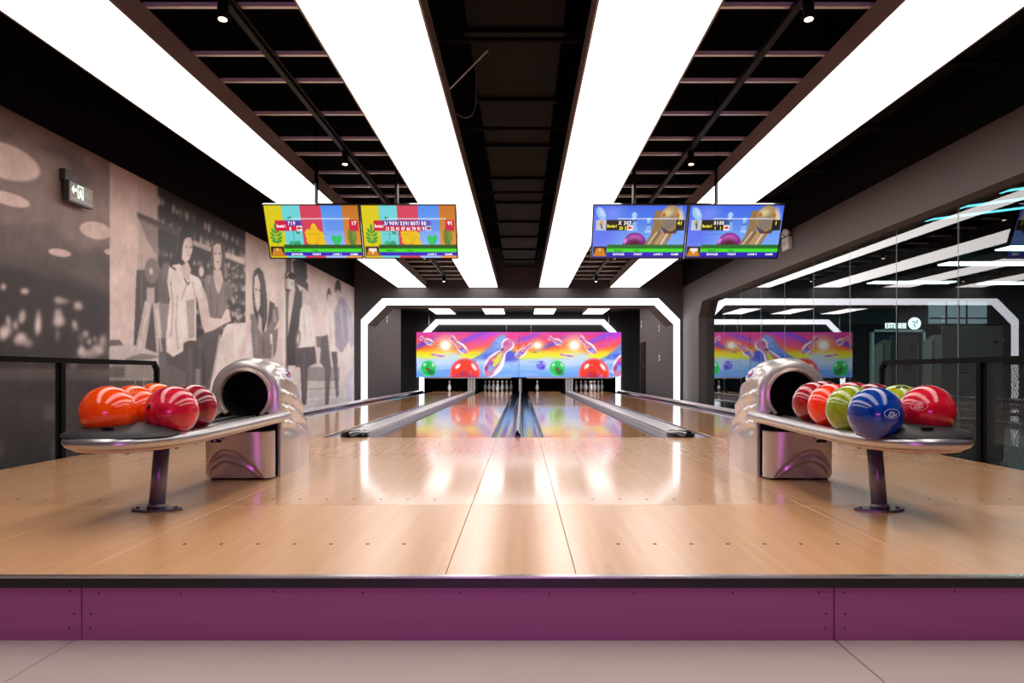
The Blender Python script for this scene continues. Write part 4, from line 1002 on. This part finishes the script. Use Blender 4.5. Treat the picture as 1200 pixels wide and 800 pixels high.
    MB().box(cx-.035, cx+.035, 2.93, 4.30, .300, .318).mk('spine', M_TRAY, br)
    for x,y in ((-.12,3.27),(.12,3.27),(-.12,3.47),(.12,3.47),(.02,3.05),(-.15,3.7),(.15,3.7),(.15,3.6)): MB().tube([(cx+x,y,.285),(cx+x,y,.33)], .008, 8).mk('fixing', M_POLE, br)
    MB().box(cx+sg*.12-.03, cx+sg*.12+.03, 2.99, 3.05, .29, .33).mk('end_block', M_RUBBER, br)
    return br
XBL, XBR = -1.655, 1.625
PADB = [(-1.70,3.02,.4613),(-1.495,3.14,.4592),(-1.735,3.275,.4614)]
ball_return(XBL, -1, 'silver ball return with orange and red balls beside the mural')
PADB = [(1.44,2.985,.4568),(1.455,3.235,.4608),(1.69,3.055,.4639),(1.705,3.305,.4619)]
ball_return(XBR, 1, 'silver ball return with blue and green balls beside the glass')

# ------------------------------------------------------------------ bowling balls
def ball_mat(name, a, b, mixv=.5):
    m = bpy.data.materials.new(name); m.use_nodes = True
    t = NT(m); bs = t.n['Principled BSDF']; tc = t.new('ShaderNodeTexCoord')
    nz = t.new('ShaderNodeTexNoise'); nz.inputs['Scale'].default_value = 9; nz.inputs['Detail'].default_value = 3; nz.inputs['Distortion'].default_value = 2.2
    t.link(tc.outputs['Object'], nz.inputs['Vector'])
    cr = t.new('ShaderNodeValToRGB'); cr.color_ramp.elements[0].position = .38; cr.color_ramp.elements[1].position = .62
    cr.color_ramp.elements[0].color = rgba(a); cr.color_ramp.elements[1].color = rgba(b)
    t.link(nz.outputs[0], cr.inputs[0]); t.link(cr.outputs[0], bs.inputs['Base Color'])
    bs.inputs['Roughness'].default_value = .16; bs.inputs['Coat Weight'].default_value = .6; bs.inputs['Coat Roughness'].default_value = .03
    return m
BR = .108
def ball(x, y, colA, colB, label, group, holes=(), logo=None, dz=0.0, logo_col=(240,240,240)):
    z = .457+.016*(y-3.0)+dz
    o = thing('bowling_ball', (x,y,z-BR), label, 'bowling ball', group)
    me = MB().sphere((x,y,z), BR, 40, 20).mk('shell', ball_mat('ball_'+label.split(' bowling')[0].replace(' ','_').replace('-','_'), colA, colB), o, True)
    c = Vector((x,y,z))
    for d in holes:
        d = Vector(d).normalized()
        MB().lathe([(0,BR+.0004),(.011,BR-.0002),(.0135,BR-.0012)], c, d, 16).mk('finger_hole', M_HOLE, o, True)
    if logo:
        d = Vector(logo).normalized(); e1 = d.cross(Vector((0,0,1))).normalized()*-1; e2 = d.cross(e1)*-1
        def on(u,v): return c+(d*BR+e1*u+e2*v).normalized()*(BR+.0003)
        lm = mat('ball_logo_%d' % logo_col[2], logo_col, .4)
        MB().tube([on(.034*math.cos(a),.019*math.sin(a)) for a in [2*math.pi*i/28 for i in range(28)]], .0011, 5, closed=True).mk('logo_oval', lm, o)
        MB().tube([on(.018*math.cos(a)*(1-i/26),.012*math.sin(a)*(1-i/26)) for i,a in [(i,i*.42) for i in range(24)]], .0016, 5).mk('logo_swirl', lm, o)
        MB().tube([on(-.006+.012*math.cos(a),.004+.010*math.sin(a)) for a in [i*.35 for i in range(10)]], .0016, 5).mk('logo_swirl', lm, o)
GL, GR = 'balls on the rack beside the mural', 'balls on the rack beside the glass'
OR1, OR2 = (255,68,0), (255,88,4)
ball(-1.70,3.02,OR1,OR2,'bright orange bowling ball resting on the rubber pad at the rack tip',GL,dz=.004)
ball(-1.735,3.275,OR1,(255,96,8),'orange bowling ball in the middle of the three orange balls',GL,logo=(.3,-.6,.75),logo_col=(255,170,90))
ball(-1.775,3.56,(252,78,0),(255,104,10),'orange bowling ball farthest back on the rack by the mural',GL)
ball(-1.495,3.14,(190,8,40),(226,40,70),'crimson bowling ball with one dark finger hole on the mural rack',GL,holes=((-.52,-.85,.2),),dz=.0)
ball(-1.515,3.385,(110,8,28),(176,30,56),'dark maroon bowling ball nearest the hood on the mural rack',GL)
ball(1.440,2.985,(0,40,130),(14,70,170),'blue bowling ball with an oval logo on the rack by the glass',GR,logo=(.15,-.98,.05),logo_col=(200,214,236))
ball(1.455,3.235,(120,140,10),(160,176,30),'olive green bowling ball right behind the blue ball',GR)
ball(1.475,3.49,(255,40,10),(255,70,24),'bright scarlet bowling ball between the olive and dark red balls',GR)
ball(1.495,3.745,(140,10,22),(176,30,40),'dark red bowling ball with a finger hole nearest the hood mouth',GR,holes=((-.32,-.9,.3),))
ball(1.690,3.055,(196,6,34),(226,30,54),'large crimson bowling ball with an oval logo at the rack tip',GR,logo=(-.75,-.72,.25),logo_col=(240,170,180),dz=.006)
ball(1.705,3.305,(140,160,14),(176,190,40),'lime green bowling ball behind the crimson ball with the logo',GR,holes=((-.25,-.35,.9),(-.02,-.45,.9)))
ball(1.700,3.545,(110,8,26),(150,24,44),'maroon bowling ball behind the lime green ball on the glass rack',GR)
ball(1.715,3.80,(170,16,40),(200,40,60),'ruby red bowling ball farthest back but one on the glass rack',GR)
ball(1.660,4.03,(96,10,40),(140,30,60),'purple red bowling ball half inside the hood mouth by the glass',GR)

# ------------------------------------------------------------------ mesh fences along the approach
M_FENCE = mat('black_powder_coat', (10,10,11), .6, spec=.06)
def fence(x, y0, y1, label):
    f = thing('mesh_fence', (x,(y0+y1)/2,0), label, 'fence', 'black mesh fences beside the approach')
    h = .735; ch = .075; s = .019
    # top rail with chamfered end, end post
    pr = [(y0,h-s),(y1-ch,h-s),(y1-s,h-ch),(y1-s,ZL)]
    def bar(a, b_, wd=s):
        a, b_ = Vector((x,*a)), Vector((x,*b_)); d = (b_-a); L = d.length/2; d.normalize(); n_ = Vector((1,0,0)).cross(d)
        return MB().obox((a+b_)/2, d*(L+wd*.35), n_*wd, Vector((1,0,0))*wd)
    bar(pr[0],pr[1]).mk('top_rail', M_FENCE, f); bar(pr[1],pr[2]).mk('corner_rail', M_FENCE, f); bar(pr[2],pr[3]).mk('end_post', M_FENCE, f)
    yy = y1-1.44
    while yy > y0: bar((yy,h-2*s),(yy,ZL),.024).mk('post', M_FENCE, f); yy -= 1.44
    bar((y0,ZL+.03),(y1-2*s,ZL+.03),.012).mk('bottom_rail', M_FENCE, f)
    # expanded metal mesh
    b = MB(); zb, zt = ZL+.04, h-2*s; hh = zt-zb; st = .0245; wv = .0009; k = 0; sl = .62
    ya = y0-hh*sl
    while ya < y1:
        for sgn_ in (1,-1):
            pts = []
            for (yv,zv) in (((ya,zb),(ya+hh*sl,zt)) if sgn_ > 0 else ((ya+hh*sl,zb),(ya,zt)),):
                (p,q),(r_,u_) = yv, zv
                def clip(lim, lo_):
                    nonlocal p,q,r_,u_
                    if lo_:
                        if p < lim and r_ < lim: return False
                        if p < lim: q += (u_-q)*(lim-p)/(r_-p); p = lim
                        elif r_ < lim: u_ = q+(u_-q)*(lim-p)/(r_-p); r_ = lim
                    else:
                        if p > lim and r_ > lim: return False
                        if p > lim: q += (u_-q)*(lim-p)/(r_-p); p = lim
                        elif r_ > lim: u_ = q+(u_-q)*(lim-p)/(r_-p); r_ = lim
                    return True
                if clip(y0,True) and clip(y1-2*s,False):
                    A_, B_ = Vector((x,p,q)), Vector((x,r_,u_)); d = (B_-A_)
                    if d.length > .01:
                        L = d.length/2; d.normalize(); b.obox((A_+B_)/2, d*L, Vector((1,0,0)).cross(d)*wv, Vector((1,0,0))*wv)
        ya += st
    b.mk('wire_mesh', mat('mesh_wire', (46,46,48), .4), f, kind='stuff')
fence(-3.385, 2.3, 6.83, 'black wire mesh fence in front of the mural wall')
fence(3.235, 2.3, 6.60, 'black wire mesh fence in front of the glass wall')

# ------------------------------------------------------------------ the room behind the glass
M_CAB = mat('grey_cabinet_metal', (158,158,150), .5, .1, noise=.05, nscale=3); M_TEAL = mat('teal_grey_wall', (104,128,130), .7, noise=.05, nscale=1.5); M_DARKF = mat('dark_floor', (40,44,46), .5)
M_FROST = emis('frosted_window', (150,164,172), .35, False); M_CYAN = emis('cyan_lamp', (120,235,250), 1.0, False); M_COOL = emis('cool_white_lamp', (240,250,250), 6.0)
MB().box(3.8, 12.2, -4.6, 16.2, ZL-.06, ZL).mk('floor_next_room', M_DARKF, kind='structure')
MB().box(12.1, 12.2, -4.6, 16.2, ZL, 3.4).mk('wall_next_room', M_TEAL, kind='structure')
MB().box(3.8, 12.2, 16.2, 16.3, 1.7, 3.4).mk('wall_next_room_end', M_TEAL, kind='structure')
MB().box(3.8, 12.2, 16.15, 16.3, ZL, 1.7).mk('wall_next_room_dado', M_DGREY, kind='structure')
MB().box(3.8, 12.2, -4.7, -4.6, ZL, 3.4).mk('wall_next_room_back', M_DGREY, kind='structure')
def cabinet(x0,x1,y0,y1,z1,label):
    c = thing('metal_cabinet', ((x0+x1)/2,(y0+y1)/2,ZL), label, 'cabinet', 'grey cabinets in the next room')
    MB().bbox(x0,x1,y0,y1,ZL,z1,.05).mk('body', M_CAB, c)
    MB().bbox(x0-.012,x0,y0+.04,y1-.04,ZL+.5,z1-.06,.003).mk('side_panel', M_CAB, c)
    for k in range(2):
        MB().bbox(x0+.05,x1-.05,y0-.012,y0,ZL+.1+k*.62,ZL+.66+k*.62,.004).mk('door', M_CAB, c)
        for j in range(4): MB().box(x0+.2,x0+.3,y0-.016,y0-.011,ZL+.2+k*.62+j*.03,ZL+.21+k*.62+j*.03).mk('louvre', M_BEZ, c)
        MB().lathe([(0,.02),(.012,.02),(.014,0)], (x1-.12,y0-.012,ZL+.5+k*.62), (0,-1,0), 10).mk('lock', M_BEZ, c)
cabinet(4.47,4.9,9.0,9.3,1.04,'smaller grey metal cabinet behind the glass near the hood')
cabinet(4.01,4.70,7.1,7.35,1.0,'larger grey metal cabinet behind the glass near the fence')
M_KF = mat('pale_teal_frame', (225,240,240), .4)
sgn_ = thing('lit_sign', (6.4,12.2,1.34), 'glowing white shop sign with round emblem behind the glass', 'sign')
M_SIGNW = emis('sign_white', (250,252,255), 1.0, False)
YQ = 12.2; q = lambda px: (px-611)*YQ/F; qz = lambda py: EYE+(437.5-py)*YQ/F
for k in range(5):
    x0_ = q(1038)+k*(q(1063)-q(1038))/5; w_ = (q(1063)-q(1038))/5*.86; z0_, z1_ = qz(384.5), qz(378.5); b = MB(); tt = .006
    hz = z1_-z0_
    for r_ in ([.06,.5,.92],[.3,.75,.95],[.05,.45,.9],[.1,.35,.6,.9],[.06,.55,.92])[k]: b.box(x0_,x0_+w_,YQ,YQ+.02,z0_+hz*r_-.005,z0_+hz*r_+.009)
    for r_ in ([.05,.9],[.45],[.1,.85],[.5],[.2,.7])[k]: b.box(x0_+w_*r_-.004,x0_+w_*r_+.008,YQ,YQ+.02,z0_,z1_)
    b.mk('character', M_SIGNW, sgn_)
em = MB().lathe([(0,-.012),(.094,-.012),(.1,.0),(.1,.03)], (q(1072.2),YQ,qz(378.8)), (0,1,0), 28).mk('round_emblem', M_SIGNW, sgn_)
b = MB(); ec = Vector((q(1072.2),YQ-.014,qz(378.8)))
for a in (0,1.6,3.6): b.tube([ec+Vector((.012*i*math.cos(a+i*.22),0,.012*i*math.sin(a+i*.22))) for i in range(1,6)], .008, 6, up=(0,1,0))
b.mk('emblem_mark', mat('emblem_blue', (60,110,150), .4), em)
kf = thing('kiosk_frame', (q(1053),YQ,ZL), 'pale framed kiosk with dark blue panel under the glowing sign', 'kiosk')
for a_,b_ in ((1021,1024),(1081,1084)): MB().box(q(a_),q(b_),YQ-.02,YQ+.06,ZL,qz(386)).mk('post', M_KF, kf)
MB().box(q(1021),q(1084),YQ-.02,YQ+.06,qz(389),qz(386)).mk('top_bar', M_KF, kf)
MB().box(q(1024),q(1081),YQ+.03,YQ+.05,ZL,qz(389)).mk('panel', mat('dark_blue_panel', (30,52,78), .3), kf)
MB().box(q(1038),q(1064),YQ+.02,YQ+.03,qz(386),qz(379)).mk('sign_rail', M_DGREY, sgn_)
fw = thing('frosted_window', (9.6,16.18,1.75), 'pale frosted window with dark bars in the end wall behind the glass', 'window')
MB().box(8.98,10.25,16.16,16.19,1.72,2.2).mk('pane', M_FROST, fw)
for x in (9.35,9.8): MB().box(x-.015,x+.015,16.14,16.16,1.72,2.2).mk('bar', M_BEZ, fw)
MB().box(8.98,10.25,16.14,16.16,1.82,1.85).mk('bar', M_BEZ, fw)
for k,(x0,x1,y,nm) in enumerate(((6.1,7.5,9.3,'closest to the hall front'),(6.1,7.5,10.6,'in the middle of its row'),(6.1,7.5,12.8,'farthest along its row'),(8.1,9.5,12.9,'over by the frosted window'))):
    l = thing('room_light', ((x0+x1)/2,y,2.2), 'slim white light bar behind the glass '+nm, 'ceiling light', 'light bars in the next room')
    MB().box(x0,x1,y-.15,y+.15,2.2,2.212).mk('diffuser', M_COOL, l)
    MB().box(x0-.01,x1+.01,y-.16,y+.16,2.212,2.32).mk('housing', M_TEAL, l)
    for x in (x0+.3,x1-.3): MB().tube([(x,y,2.32),(x,y,3.4)], .006, 6).mk('hanger', M_TRACK, l)
for k,y in enumerate((6.02,6.59,7.14)):
    l = thing('cyan_tube', (4.4,y-.5,2.11), ['nearest','middle','farthest'][k]+' of three slanted cyan light tubes behind the top of the glass', 'tube light', 'cyan light tubes')
    MB().tube([(3.92,y,2.11),(4.9,y-.88,2.11)], .010, 8).mk('tube', M_CYAN, l); MB().box(3.88,3.97,y-.04,y+.04,2.105,2.12).mk('end_plate', M_CYAN, l)
    MB().tube([(3.92,y,2.135),(4.9,y-.88,2.135)], .014, 8).mk('batten', M_DUCT, l)
    for f_ in (.15,.85): MB().tube([(3.92+.98*f_,y-.88*f_,2.14),(3.92+.98*f_,y-.88*f_,3.4)], .005, 6).mk('hanger', M_TRACK, l)
